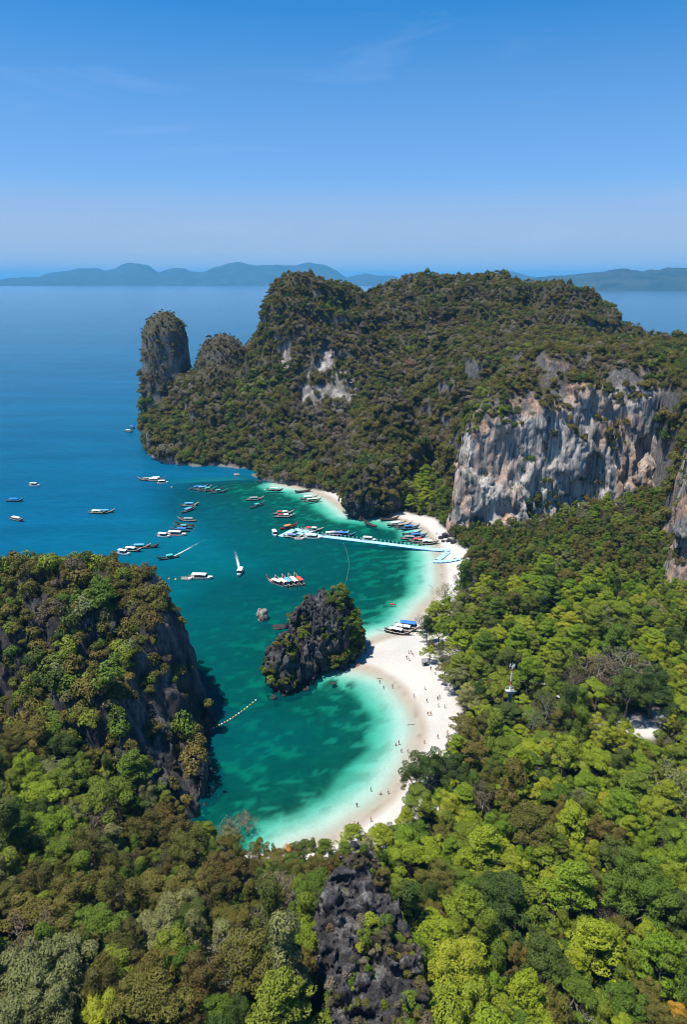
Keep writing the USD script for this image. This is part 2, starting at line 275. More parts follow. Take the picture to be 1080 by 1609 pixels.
wet = smooth(4.5, 1.5, s) * smooth(-6, -1, s)
rn = fb(GX / 16, GY / 9, 0 * GX, 4, 17); rn2 = fb(GX / 5, GY / 4, 0 * GX, 3, 27)
reef = smooth(13, 19, -s + 9 * (rn - 0.5)) * smooth(0.16, 0.34, rn * 0.6 + rn2 * 0.4 + 0.06)
reef = reef * (1 - 0.5 * smooth(0.60, 0.70, fb(GX / 4.5, GY / 3.2, 0 * GX, 3, 29)))
reef = np.maximum(reef, 0.28 * smooth(0.60, 0.68, rn2) * smooth(6, 11, -s))
c = at(530, 1075); reef = np.maximum(reef, smooth(9, 4, np.hypot(GX - c[0], GY - c[1])) * smooth(0.42, 0.52, rn2))
I = np.arange(GX.size).reshape(GX.shape)
GF = np.stack([I[:-1, :-1], I[1:, :-1], I[1:, 1:], I[:-1, 1:]], -1).reshape(-1, 4)
tag(put('/World/ground', np.stack([GX, GY, GZ], -1).reshape(-1, 3), GF, 'ground', sand=sand.ravel(), wet=wet.ravel(), reef=reef.ravel()), kind='structure')
def on_ground(G, x, y):
    x, y = np.broadcast_arrays(np.asarray(x, float), np.asarray(y, float))
    r = ndimage.map_coordinates(G, [((x - gx[0]) / GRES).ravel(), ((y - gy[0]) / GRES).ravel()], order=1, mode='nearest')
    return float(r[0]) if x.ndim == 0 else r.reshape(x.shape)
def ground_z(x, y): return on_ground(GZ, x, y)
def ground_sd(x, y): return on_ground(s, x, y)

# ------------------------------------------------------------------ sea
def axis(lo, hi, a, b, step, grow=1.25):
    c = list(np.arange(a, b + 0.1, step)); d = step
    while c[-1] < hi: d *= grow; c.append(min(hi, c[-1] + d))
    d = step
    while c[0] > lo: d *= grow; c.insert(0, max(lo, c[0] - d))
    return np.array(c)
sx, sy = axis(-45000, 45000, -150, 160, 2.0), axis(-2500, 61000, 120, 520, 2.0)
WX, WY = np.meshgrid(sx, sy, indexing='ij')
inb = (WX > gx[0]) & (WX < gx[-1]) & (WY > gy[0]) & (WY < gy[-1])
wd = np.where(inb, -ndimage.map_coordinates(GZ, [(WX - gx[0]) / GRES, (WY - gy[0]) / GRES], order=1, mode='nearest'), 12.0)
wd = np.clip(wd, 0, 14)
tint = np.exp(-wd[..., None] * np.array([0.80, 0.080, 0.19]))
murk = (1 - np.exp(-0.19 * np.maximum(wd - 0.1, 0))) ** 1.25
murk = np.maximum(murk, smooth(4.5, 8.5, wd)); murk = np.where(inb, murk, 1.0); edge = smooth(-150, -105, WX) * smooth(520, 490, WY); murk = 1 - (1 - murk) * edge
wn = fb(WX / 60, WY / 110, 0 * WX, 3, 41)
bay = smooth(-195, -25, WX + (WY - 380) * -0.42 + 70 * (wn - 0.5)) * smooth(640, 520, WY)
deep = np.array([0.001, 0.072, 0.148]); teal = np.array([0.0002, 0.080, 0.096]); green = np.array([0.001, 0.092, 0.108])
sc = deep * (1 - bay[..., None]) + teal * bay[..., None]
near = smooth(7, 1.5, wd)[..., None] * edge[..., None]
sc = sc * (1 - near) + green * near
I = np.arange(WX.size).reshape(WX.shape)
WF = np.stack([I[:-1, :-1], I[1:, :-1], I[1:, 1:], I[:-1, 1:]], -1).reshape(-1, 4)
tag(put('/World/sea', np.stack([WX, WY, 0 * WX], -1).reshape(-1, 3), WF, 'sea', tint=tint.reshape(-1, 3), murk=murk.ravel(), scatter=sc.reshape(-1, 3)), kind='structure')
# ------------------------------------------------------------------ limestone masses
def world_ctrl(rows, extra=()):
    return np.array([atD(*r) for r in rows] + [tuple(e) for e in extra])
def grid2(lo, hi, res): return np.arange(lo[0], hi[0] + res / 2, res), np.arange(lo[1], hi[1] + res / 2, res), np.arange(lo[2], hi[2] + res / 2, res)
ROCKS = {}
def carve(lo, hi, res, base, detail, band):
    """A density grid: base everywhere, the noisy detail only within a band of its surface."""
    X, Y, Z = np.meshgrid(*[a.astype(np.float32) for a in grid2(lo, hi, res)], indexing='ij')
    d = base(X, Y, Z).astype(np.float32); m = np.abs(d) < band
    d[m] = detail(X[m], Y[m], Z[m]); return d
def finish_rock(name, d, lo, res, mat_name, pale_f, veg_f, seed, jag=0.0, label=None, cat=None, kind='structure', rust_f=None):
    V, F = surface_nets(d, np.array(lo, float), res)
    N, _ = normals(V, F)
    if jag:
        k = fb(V[:, 0] / (res * 4), V[:, 1] / (res * 4), V[:, 2] / (res * 6), 3, seed + 50) - 0.5
        V = V + N * (k * jag)[:, None]; N, _ = normals(V, F)
    pale = np.clip(pale_f(V, N), 0, 1); veg = np.clip(veg_f(V, N), 0, 1)
    rust = np.clip(rust_f(V, N), 0, 1) if rust_f else 0 * pale
    p = put(fresh(name), V, F, mat_name, pale=pale, veg=veg, rust=rust)
    tag(p, label, cat, kind=kind)
    ROCKS.setdefault(name, []).append((V, F, N, veg))
    return V, F, N, veg

# --- the big island: roof heights from control points, footprint with sheer walls
ROOF = world_ctrl([
    # front slopes just above the shore
    (262, 700, 580), (300, 700, 572), (350, 705, 562), (400, 712, 545), (450, 722, 530), (490, 735, 515), (525, 740, 500), (560, 735, 470), (600, 760, 450),
    (245, 640, 640), (275, 640, 610), (330, 640, 590), (390, 640, 580), (440, 660, 562), (490, 680, 545), (540, 690, 525),
    (280, 590, 650), (330, 590, 625), (385, 584, 640), (306, 592, 660), (394, 562, 665), (345, 560, 650),
    # left summit and its walls
    (409, 545, 630), (411, 505, 634), (428, 460, 640), (445, 443, 644), (467, 434, 650), (500, 440, 662), (523, 455, 670), (545, 459, 690), (572, 460, 700),
    (430, 500, 622), (460, 480, 632), (500, 480, 640), (440, 560, 610), (470, 550, 606), (510, 550, 604), (545, 550, 606), (480, 640, 572), (520, 640, 568), (560, 610, 580), (560, 510, 650),
    # long summit
    (600, 453, 712), (622, 449, 718), (650, 437, 724), (672, 427, 728), (700, 426, 735), (740, 428, 742), (780, 429, 748), (820, 431, 752), (860, 439, 750), (890, 446, 742), (920, 455, 725), (950, 469, 705), (962, 488, 680), (975, 520, 655), (992, 540, 625), (1010, 552, 620), (1040, 560, 600), (1075, 560, 590), (1050, 564, 680), (1100, 564, 640), (990, 545, 650), (1005, 552, 690),
    (640, 480, 690), (700, 470, 695), (760, 470, 700), (820, 480, 690), (880, 490, 680), (620, 530, 650), (690, 530, 640), (750, 530, 620), (800, 520, 600), (880, 525, 590), (930, 520, 600),
    (600, 580, 600), (650, 590, 590), (700, 590, 560), (740, 580, 530), (660, 640, 560), (700, 640, 530), (580, 650, 550),
    # ridge with the small pillar
    (618, 608, 505), (640, 618, 505), (600, 640, 495), (595, 690, 480), (640, 660, 492), (628, 700, 470), (590, 720, 468), (655, 690, 500),
    # gully
    (672, 700, 520), (690, 690, 510), (680, 742, 480), (700, 745, 455), (655, 745, 470), (690, 765, 440), (650, 770, 445),
    # plateau above the great wall
    (712, 695, 384), (722, 672, 384), (745, 655, 387), (770, 640, 390), (800, 626, 393), (840, 612, 396), (880, 603, 399), (920, 597, 402), (960, 592, 404), (1000, 588, 404), (1035, 592, 396),
    (740, 620, 410), (775, 590, 425), (820, 570, 440), (860, 556, 452), (900, 552, 458), (940, 548, 462), (985, 542, 470), (1030, 543, 480), (1080, 546, 490), (1150, 545, 490), (740, 640, 430), (715, 640, 450),
    (860, 545, 500), (940, 535, 540), (1000, 540, 560),
    # buttress towards the viewer
    (1043, 758, 296), (1060, 735, 304), (1080, 700, 318), (1062, 690, 330), (1050, 650, 356), (1075, 640, 362), (1060, 600, 392), (1130, 660, 330), (1200, 640, 360)],
    extra=[(-200, 800, 20), (-120, 800, 60), (0, 830, 90), (150, 850, 110), (300, 830, 90), (420, 700, 70), (460, 500, 95), (460, 350, 80), (300, 300, 70), (250, 640, 100), (330, 560, 88), (290, 620, 80), (330, 660, 74), (278, 690, 76), (-215, 680, 5), (-190, 720, 15), (-200, 620, 3), (-160, 560, 4), (-100, 530, 4), (-50, 492, 4), (5, 455, 4)])
roof_rbf = RBFInterpolator(ROOF[:, :2], ROOF[:, 2], kernel='linear', smoothing=0.3)
RLO, RHI, RR = (-235, 275), (440, 860), 3.0
rx, ry = np.arange(RLO[0], RHI[0], RR), np.arange(RLO[1], RHI[1], RR)
A, B = np.meshgrid(rx, ry, indexing='ij')
ROOFG = ndimage.gaussian_filter(roof_rbf(np.stack([A.ravel(), B.ravel()], 1)).reshape(A.shape), 0.7)
SHORE = [tuple(at(x, y)[:2]) for x, y in [(226, 668), (223, 690), (233, 716), (262, 729), (300, 733), (335, 736), (380, 746), (430, 758), (470, 764), (505, 770), (538, 775)]]
FOOT = np.array(SHORE + [(4, 466), (22, 452), (40, 448), (52, 470), (64, 474), (72, 455), (70, 425), (63, 395), (62, 379), (70, 378), (84, 380), (104, 381), (126, 384), (150, 387), (172, 390), (186, 393), (190, 384), (176, 356), (160, 322), (149, 298), (158, 288), (185, 278), (230, 276), (300, 280), (440, 300), (440, 860), (-100, 860), (-150, 760), (-178, 720)])
fx, fy = np.arange(-240, 445, 1.5), np.arange(268, 865, 1.5)
A, B = np.meshgrid(fx, fy, indexing='ij')
FOOTG = sdf(A, B, FOOT).astype(np.float32)
def samp(G, x, y, x0, y0, r): return ndimage.map_coordinates(G, [((x - x0) / r).ravel(), ((y - y0) / r).ravel()], order=1, mode='nearest').reshape(x.shape)
def scar(V):                 # the bare pale face low on the left summit
    x0 = atD(510, 600, 590)[0]; n = fb(V[:, 0] / 9, V[:, 1] / 14, V[:, 2] / 34, 3, 93) - 0.5
    f = 1 - ((V[:, 0] - x0) / 25) ** 2 - ((V[:, 2] - 66) / 27) ** 2 + 2.8 * n
    g = 1 - ((V[:, 0] - x0 + 34) / 7) ** 2 - ((V[:, 2] - 80) / 12) ** 2 + 2.6 * n
    return np.maximum(smooth(0.0, 0.35, f), smooth(0, 0.35, g)) * (V[:, 1] < 636)
def island_base(X, Y, Z):
    return np.minimum((samp(ROOFG, X, Y, rx[0], ry[0], RR) - Z) * 0.55, samp(FOOTG, X, Y, fx[0], fy[0], 1.5) - 0.05 * Z)
def island_detail(X, Y, Z, seed, amp, wall_amp):
    w1 = fb(X / 22, Y / 22, Z / 60, 3, seed) - 0.5; w2 = fb(X / 22, Y / 22, Z / 60, 3, seed + 3) - 0.5
    roof = samp(ROOFG, X + amp * 2 * w1, Y + amp * 2 * w2, rx[0], ry[0], RR) + 9 * (fb(X / 26, Y / 26, Z / 90, 2, seed + 6) - 0.5)
    roof = roof - 3 + 21 * (0.24 - np.abs(2 * fb(X / 48, Y / 60, Z / 200, 3, seed + 20) - 1))
    q = roof / 24 + 1.6 * fb(X / 55, Y / 55, Z / 120, 2, seed + 22); f = q - np.floor(q); roof = roof + 24 * (smooth(0.30, 0.62, f) - f) * 0.78 * smooth(0.34, 0.48, fb(X / 50, Y / 50, Z / 70, 2, seed + 25))
    roof = np.where(roof > 148, 148 + 0.25 * (roof - 148), roof)
    fl = fb(X / 7, Y / 7, Z / 55, 3, seed + 8) - 0.5; big = fb(X / 24, Y / 24, Z / 30, 2, seed + 12) - 0.5; lump = fb(X / 9, Y / 9, Z / 9, 2, seed + 15) - 0.5
    wall = samp(FOOTG, X, Y, fx[0], fy[0], 1.5) + wall_amp * (1.5 * fl + 2.0 * big + 0.8 * lump) - 0.05 * Z
    k = np.minimum((roof - Z) * 0.55, wall)
    return k - 5.0 * scar(np.stack([X, Y, Z], 1))
def column(X, Y, Z, c, prof, fl):
    zs, rs = zip(*prof); r = np.interp(Z, zs, rs)
    return np.minimum(r - np.hypot(X - c[0] - 0.02 * Z, Y - c[1]) + fl, zs[-1] - Z + fl)

lo, hi = (-232, 268, -4), (436, 800, 166)
cA = atD(262, 600, 668); cB = atD(345, 560, 660); cC = atD(466, 500, 668)
def towers(X, Y, Z, d, fl):
    d = np.maximum(d, column(X, Y, Z, (cA[0], cA[1]), [(-5, 30), (30, 25), (60, 22.5), (95, 20.5), (108, 16), (116, 6)], fl))
    d = np.maximum(d, column(X, Y, Z, (cB[0] + 1, cB[1]), [(-5, 40), (50, 29), (72, 25), (84, 20), (92, 13), (96, 6)], fl * 1.1))
    return np.maximum(d, column(X, Y, Z, (cC[0], cC[1]), [(-5, 44), (80, 37), (112, 34), (128, 29), (140, 22), (150, 9)], fl * 1.1))
def cutback(X, Y, Z, d):     # the great wall is built finer as its own mass
    cut = (X > 58) & (X < 190) & (Y > 372) & (Y < 446)
    d = np.where((X > 138) & (X < 210) & (Y < 340), d - 8 * smooth(340, 330, Y) * smooth(210, 200, X), d)
    return np.where(cut, d - (6 + 0.12 * Z) * smooth(446, 425, Y) * smooth(58, 66, X) * smooth(190, 180, X) - 1.5, d)
def base(X, Y, Z): return cutback(X, Y, Z, towers(X, Y, Z, island_base(X, Y, Z), 0))
def detail(X, Y, Z):
    fl = 5.5 * (fb(X / 11, Y / 11, Z / 45, 3, 70) - 0.5) + 3 * (fb(X / 7, Y / 7, Z / 7, 2, 73) - 0.5)
    return cutback(X, Y, Z, towers(X, Y, Z, island_detail(X, Y, Z, 60, 5.0, 3.2), fl))
d = carve(lo, hi, 2.5, base, detail, 13)
def steep(N): return 1 - np.abs(N[:, 2])
def pale_main(V, N):
    P = proj(V); n = fb(V[:, 0] / 9, V[:, 1] / 9, V[:, 2] / 30, 3, 91)
    z1 = 0.62 * scar(V) * smooth(0.40, 0.60, fb(V[:, 0] / 3.5, V[:, 1] / 3.5, V[:, 2] / 22, 3, 94))
    z2 = (V[:, 0] > 140) * (V[:, 1] < 330) * 0.45
    z3 = smooth(-150, -165, V[:, 0]) * smooth(70, 40, V[:, 2]) * 0.22
    return (np.maximum(np.maximum(z1, z2), z3) + 0.10) * smooth(0.35, 0.55, n + 0.25 * steep(N))
def veg_main(V, N):
    n = fb(V[:, 0] / 16, V[:, 1] / 16, V[:, 2] / 16, 3, 95)
    P = steep(N)
    bare = smooth(0.79, 0.97, P + 0.60 * (n - 0.5))
    bare = np.maximum(bare, smooth(0.30, 0.55, P + 0.4 * (n - 0.5)) * (V[:, 0] > 138) * (V[:, 1] < 340) * smooth(70, 58, V[:, 2] + 20 * (n - 0.5)))
    bare = np.maximum(bare, 0.50 * smooth(0.50, 0.80, P + 0.7 * (n - 0.5)) * (V[:, 0] < -88) * (V[:, 2] > 62))
    return (1 - np.maximum(bare, scar(V) * smooth(0.75, 0.55, n))) * smooth(0.8, 2.5, V[:, 2]) * smooth(0.10, 0.26, fb(V[:, 0] / 7, V[:, 1] / 7, V[:, 2] / 7, 2, 97))
def rust_main(V, N): return ((V[:, 0] > 140) & (V[:, 1] < 340)) * 0.8 + smooth(12, 5, np.linalg.norm(V - atD(437, 510, 628), axis=1))
finish_rock('limestone_hill', d, lo, 2.5, 'limestone', pale_main, veg_main, 100, jag=1.6, rust_f=rust_main)

# --- the great pale wall, finer
lo, hi = (56, 374, -3), (196, 448, 118)
def wall_parts(lo, hi, lean):
    def trim(X, Y, Z, d): return np.minimum(d, np.minimum(np.minimum(X - lo[0] - 1.5, hi[0] - 1.5 - X), hi[1] - 1.5 - Y))
    def base(X, Y, Z): return trim(X, Y, Z, island_base(X, Y, Z))
    def detail(X, Y, Z):
        d = island_detail(X, Y, Z, 60, 5.0, 1.6)
        flute = fb(X / 3.2, Y / 4.0, Z / 38, 3, 81) - 0.5; ledge = fb(X / 16, Y / 16, Z / 22, 3, 84) - 0.5
        front = smooth(30, 4, samp(FOOTG, X, Y, fx[0], fy[0], 1.5))
        alc = fb(X / 15, Y / 40, Z / 24, 3, 88); alc = smooth(0.52, 0.66, alc) * smooth(2, 14, Z); _, g, hh, kk = cells(X, Y, Z, (3.6, 3.6, 11.0), 87)
        d = d + front * (np.minimum(0, 3.6 * flute + 6.0 * ledge - 0.6) - 5.5 * alc + 1.9 * (hh - 0.5) + 0.8 * kk - 1.2 * smooth(0.12, 0.02, g))
        spike = fb(X / 1.7, Y / 2.5, Z / 16, 2, 89) - 0.5
        return trim(X, Y, Z, d - front * lean * Z + front * (2.4 * np.maximum(flute, 0) + 1.3 * spike))
    return base, detail
base, detail = wall_parts(lo, hi, 0.075)
d = carve(lo, hi, 1.0, base, detail, 13)
def pale_wall(V, N):
    n = fb(V[:, 0] / 12, V[:, 1] / 12, V[:, 2] / 40, 3, 191)
    top = np.interp(V[:, 0], [60, 72, 85, 110, 150, 190], [52, 58, 66, 74, 82, 84])
    k = smooth(5, -5, V[:, 2] - top + 22 * (n - 0.5)) * smooth(0.05, 0.3, steep(N))
    left = smooth(0.56, 0.42, n) * smooth(92, 70, V[:, 0])
    return np.clip(k * (0.8 + 0.4 * smooth(0.30, 0.55, n)) - 0.8 * left, 0, 1)
def veg_wall(V, N):
    n = fb(V[:, 0] / 10, V[:, 1] / 10, V[:, 2] / 10, 3, 195)
    return (1 - smooth(0.28, 0.55, steep(N) + 0.5 * (n - 0.5))) * smooth(40, 56, V[:, 2])
def rust_wall(V, N):
    n = fb(V[:, 0] / 14, V[:, 1] / 14, V[:, 2] / 20, 2, 197); return 0.8 * smooth(0.46, 0.62, n)
finish_rock('limestone_cliff', d, lo, 1.0, 'limestone', pale_wall, veg_wall, 110, jag=0.7, rust_f=rust_wall)
# --- the reddish buttress nearer on the right
lo, hi = (140, 270, -3), (212, 342, 96)
base, detail = wall_parts(lo, hi, 0.04)
d = carve(lo, hi, 1.0, base, detail, 13)
def veg_butt(V, N):
    n = fb(V[:, 0] / 9, V[:, 1] / 9, V[:, 2] / 9, 3, 199); return (1 - smooth(0.30, 0.60, steep(N) + 0.6 * (n - 0.5))) * smooth(5, 12, V[:, 2])
finish_rock('limestone_cliff', d, lo, 1.0, 'limestone', lambda V, N: 0.50 * smooth(0.40, 0.60, fb(V[:, 0] / 6, V[:, 1] / 6, V[:, 2] / 24, 3, 201)), veg_butt, 112, jag=0.7, rust_f=lambda V, N: smooth(0.40, 0.60, fb(V[:, 0] / 9, V[:, 1] / 9, V[:, 2] / 16, 2, 203)))

# --- the stack on the beach
def rough(X, Y, Z):
    f1, g1, h1, k1 = cells(X, Y, Z, (2.6, 2.6, 5.5), 241); f2, g2, h2, k2 = cells(X, Y, Z, (1.2, 1.2, 2.2), 242)
    return 4.5 * (fb(X / 8, Y / 8, Z / 10, 2, 187) - 0.5) + 2.4 * (fb(X / 3.5, Y / 3.5, Z / 11, 3, 180) - 0.5) + 2.2 * (h1 - 0.5) + 1.7 * k1 - 0.5 * f1 + 0.6 + 0.8 * (h2 - 0.5) + 0.7 * k2 - 1.3 * smooth(0.16, 0.02, g1) - 0.5 * smooth(0.2, 0.03, g2) - 1.3 * smooth(2.2, 0.8, Z) * smooth(-0.8, 0.2, Z)
q = atD(572, 780, 428)
lo, hi = (q[0] - 26, q[1] - 24, -3), (q[0] + 36, q[1] + 34, 40)
def shape(X, Y, Z, fl):
    r = np.interp(Z, [-3, 1, 3, 9, 15, 21, 27, 31], [9.5, 10.0, 11.5, 14.0, 13.0, 11, 7, 2])
    r2 = np.interp(Z, [-3, 6, 16, 24, 29], [13, 14, 12, 8, 3])
    d = np.maximum(r - np.hypot(X - q[0] + 1, (Y - q[1]) * 0.9), r2 - np.hypot(X - q[0] - 13, (Y - q[1] - 9) * 0.8))
    return np.minimum(d + fl, 0.5 * (29 - Z) + fl)
d = carve(lo, hi, 0.9, lambda X, Y, Z: shape(X, Y, Z, 0), lambda X, Y, Z: shape(X, Y, Z, rough(X, Y, Z)), 6)
finish_rock('sea_stack', d, lo, 0.9, 'dark_limestone', lambda V, N: 0.25 * smooth(0.4, 0.6, fb(V[:, 0] / 4, V[:, 1] / 4, V[:, 2] / 9, 2, 135)) , lambda V, N: 1 - smooth(0.45, 0.75, steep(N) + 0.1 - 0.02 * (V[:, 2] - 14)), 137, jag=0.9)

# --- near left massif
LM = world_ctrl([(0, 892, 218), (40, 886, 222), (90, 878, 226), (150, 876, 228), (200, 884, 226), (235, 896, 222), (0, 960, 200), (60, 960, 200), (120, 960, 200), (180, 960, 202), (235, 955, 208), (255, 940, 212),
                 (0, 1060, 184), (60, 1060, 184), (120, 1060, 184), (180, 1050, 186), (0, 1130, 176), (60, 1130, 175), (120, 1130, 175), (180, 1120, 177), 
                 (-100, 880, 220), (-100, 1000, 195), (-100, 1120, 172)],
                extra=[(-46, 214, 6), (-48, 224, 6), (-52, 234, 6), (-60, 246, 8), (-40, 200, 3), (-36, 190, 2), (-36, 175, 2), (-90, 245, 30), (-130, 250, 34), (-70, 238, 36), (-68, 168, 44), (-65, 180, 47), (-61, 192, 48), (-58, 203, 44), (-56, 164, 13), (-53, 177, 17), (-49, 190, 17), (-47, 200, 9), (-45, 168, 11), (-43, 160, 8), (-44, 180, 9), (-100, 166, 26)])
lm_rbf = RBFInterpolator(LM[:, :2], LM[:, 2], kernel='linear', smoothing=0.3)
LMF = np.array([tuple(at(318, 1285)[:2]), tuple(at(331, 1240)[:2]), tuple(at(334, 1190)[:2]), tuple(at(328, 1140)[:2]), (-49, 206), (-54, 222), (-66, 238), (-90, 248), (-170, 252), (-200, 200), (-170, 160), (-120, 163), (-85, 161), (-62, 157), (-50, 153)])
lo, hi = (-172, 146, -3), (-32, 256, 74)
a2, b2 = np.arange(-180, -25, 1.5), np.arange(140, 262, 1.5)
A, B = np.meshgrid(a2, b2, indexing='ij')
RG = lm_rbf(np.stack([A.ravel(), B.ravel()], 1)).reshape(A.shape); FG = sdf(A, B, LMF)
def base(X, Y, Z): return np.minimum(np.minimum((samp(RG, X, Y, a2[0], b2[0], 1.5) - Z) * 0.5, samp(FG, X, Y, a2[0], b2[0], 1.5) - 0.10 * Z), X - lo[0] - 1.5)
def detail(X, Y, Z):
    w1 = fb(X / 12, Y / 12, Z / 40, 3, 150) - 0.5; w2 = fb(X / 12, Y / 12, Z / 40, 3, 153) - 0.5
    roof = samp(RG, X + 6 * w1, Y + 6 * w2, a2[0], b2[0], 1.5) + 6 * (fb(X / 12, Y / 12, Z / 40, 2, 156) - 0.5)
    f1, g1, h1, k1 = cells(X, Y, Z, (4.5, 4.5, 15.0), 163); f2, g2, h2, k2 = cells(X, Y, Z, (2.0, 2.0, 6.0), 164)
    fl = 5 * (fb(X / 14, Y / 14, Z / 20, 2, 162) - 0.5) + 4.0 * (h1 - 0.5) + 1.6 * k1 - 0.6 * f1 + 0.5 + 1.4 * (h2 - 0.5) + 0.7 * k2 - 1.6 * smooth(0.14, 0.02, g1)
    return np.minimum(np.minimum((roof - 2.5 - Z) * 0.5 + 0.75 * fl, samp(FG, X, Y, a2[0], b2[0], 1.5) + fl - 0.10 * Z), X - lo[0] - 1.5)
d = carve(lo, hi, 1.1, base, detail, 8)
finish_rock('limestone_hill', d, lo, 1.1, 'dark_limestone', lambda V, N: 0.35 * smooth(0.42, 0.6, fb(V[:, 0] / 5, V[:, 1] / 5, V[:, 2] / 25, 3, 165)),
            lambda V, N: 1 - smooth(0.50, 0.78, steep(N) + 0.38 * np.maximum(N[:, 0], 0) + 0.30 * smooth(-2, 3, V[:, 0] + 64 - 0.13 * (V[:, 1] - 160)) + 0.75 * (fb(V[:, 0] / 9, V[:, 1] / 9, V[:, 2] / 9, 3, 168) - 0.5)), 170, jag=0.9)

# --- islet in the bay: a tower and a larger dome
lo, hi = (-36, 206, -3), (20, 266, 36)
t1, t2, t3, t4 = at(446, 1082), at(508, 1050), at(548, 1036), at(478, 1070)
ca, sa = math.cos(0.75), math.sin(0.75)
def shape(X, Y, Z, fl):
    r = np.interp(Z, [-3, 0.5, 2, 8, 13, 17, 20], [6.6, 6.2, 6.8, 6.2, 5.4, 4.0, 1])
    d = np.minimum(r - np.hypot(X - t1[0], (Y - t1[1] - 5.5) * 0.8), (17.5 - Z) * 0.7) + fl
    r = np.interp(Z, [-3, 0.5, 3, 10, 18, 24, 28, 31], [13.5, 13.2, 13.4, 12.8, 11.0, 8.2, 4.8, 2])
    U, W = (X - t2[0]) * ca + (Y - t2[1] - 9) * sa, -(X - t2[0]) * sa + (Y - t2[1] - 9) * ca
    d = np.maximum(d, np.minimum(r - np.hypot(U * 0.80, W * 1.10), (25.6 - Z) * 0.6) + fl)
    r = np.interp(Z, [-3, 4, 9, 14, 17], [7, 6.4, 5.6, 3.6, 1]); d = np.maximum(d, np.minimum(r - np.hypot(X - t3[0] + 1, Y - t3[1] - 4), (15 - Z) * 0.7) + fl)
    r = np.interp(Z, [-3, 3, 7, 10], [6, 5.4, 3.6, 1]); d = np.maximum(d, np.minimum(r - np.hypot(X - t4[0], Y - t4[1] - 3), 9 - Z) + fl * 0.8); return d - 3.0 * smooth(2.6, 0.6, np.hypot(X - t1[0] - 5.6, (Y - t1[1] - 8) * 0.5)) * smooth(4, 8, Z)
d = carve(lo, hi, 0.5, lambda X, Y, Z: shape(X, Y, Z, 0), lambda X, Y, Z: shape(X, Y, Z, rough(X, Y, Z)), 7)
ISLET = finish_rock('rock_islet', d, lo, 0.5, 'dark_limestone', lambda V, N: 0.30 * smooth(0.50, 0.62, fb(V[:, 0] / 3, V[:, 1] / 3, V[:, 2] / 6, 3, 186)),
            lambda V, N: smooth(0.50, 0.60, fb(V[:, 0] / 5, V[:, 1] / 5, V[:, 2] / 5, 2, 188) + 0.50 * smooth(-2, 12, V[:, 0] + 0.25 * (V[:, 1] - 236)) - 0.10 + 0.10 * N[:, 2]) * smooth(2, 4, V[:, 2]), 189, jag=0.8)

# --- foreground crag
CR = world_ctrl([(545, 1362, 101), (565, 1352, 103), (590, 1375, 100), (510, 1395, 98), (535, 1395, 98), (575, 1410, 96), (600, 1430, 95), (525, 1440, 92), (560, 1450, 91), (600, 1470, 90), (640, 1480, 90), (650, 1500, 88), (515, 1500, 86), (560, 1500, 86), (610, 1510, 86), (545, 1560, 80), (590, 1560, 80), (640, 1545, 82), (560, 1609, 75), (620, 1609, 75), (650, 1600, 76)],
                extra=[])
CR[:, 2] += 0
cr_rbf = RBFInterpolator(CR[:, :2], CR[:, 2], kernel='linear', smoothing=0.2)
CRF = np.array([at(x, y, 36)[:2] for x, y in [(548, 1350), (575, 1345), (600, 1370), (612, 1410), (640, 1450), (662, 1490), (660, 1530), (668, 1560), (678, 1640), (660, 1760), (540, 1760), (522, 1600), (520, 1540), (500, 1510), (500, 1450), (505, 1395), (540, 1385)]])
lo, hi = (-6, 58, 8), (20, 112, 50)
a2, b2 = np.arange(-8, 24, 0.6), np.arange(54, 116, 0.6)
A, B = np.meshgrid(a2, b2, indexing='ij')
RG = cr_rbf(np.stack([A.ravel(), B.ravel()], 1)).reshape(A.shape); FG = sdf(A, B, CRF)
def base(X, Y, Z): return np.minimum(np.minimum((samp(RG, X, Y, a2[0], b2[0], 0.6) - Z) * 0.5, samp(FG, X, Y, a2[0], b2[0], 0.6) - 0.12 * (Z - 36)), Y - lo[1] - 0.8)
def detail(X, Y, Z):
    w1 = fb(X / 3, Y / 3, Z / 8, 3, 210) - 0.5; w2 = fb(X / 3, Y / 3, Z / 8, 3, 213) - 0.5
    rg = np.abs(2 * fb(X / 5 + Z * 0.05, Y / 9, Z / 9, 3, 216) - 1)
    f1, g1, h1, k1 = cells(X + 0.5 * w2, Y + 0.35 * Z, Z, (3.2, 2.2, 6.0), 231); f2, g2, h2, k2 = cells(X, Y, Z, (1.1, 0.8, 3.6), 232)
    roof = samp(RG, X + 2 * w1, Y + 2 * w2, a2[0], b2[0], 0.6) + 2.4 * (0.35 - rg) + 2.2 * (h1 - 0.5) + 1.7 * k1 - 0.5 * f1 + 0.6 + 0.8 * (h2 - 0.5) + 0.7 * k2
    d = np.minimum((roof - Z) * 0.5, samp(FG, X, Y, a2[0], b2[0], 0.6) + 3.6 * (fb(X / 2.6, Y / 2.6, Z / 7, 3, 222) - 0.5) - 0.12 * (Z - 36)) - 0.9 * smooth(0.10, 0.02, g1) - 0.3 * smooth(0.12, 0.02, g2)
    return np.minimum(d, Y - lo[1] - 0.8)
d = carve(lo, hi, 0.42, base, detail, 4)
CRAG = finish_rock('rock_crag', d, lo, 0.42, 'dark_limestone', lambda V, N: 0.30 * smooth(0.5, 0.64, fb(V[:, 0] / 2.5, V[:, 1] / 2.5, V[:, 2] / 5, 3, 225)) + 0.35 * smooth(0.56, 0.66, fb(V[:, 0] / 5, V[:, 1] / 5, V[:, 2] / 5, 2, 226)) * smooth(.3, .6, N[:, 2]), lambda V, N: smooth(0.61, 0.68, fb(V[:, 0] / 3.5, V[:, 1] / 3.5, V[:, 2] / 3.5, 2, 227) + 0.06 * N[:, 2]), 228, jag=0.5)
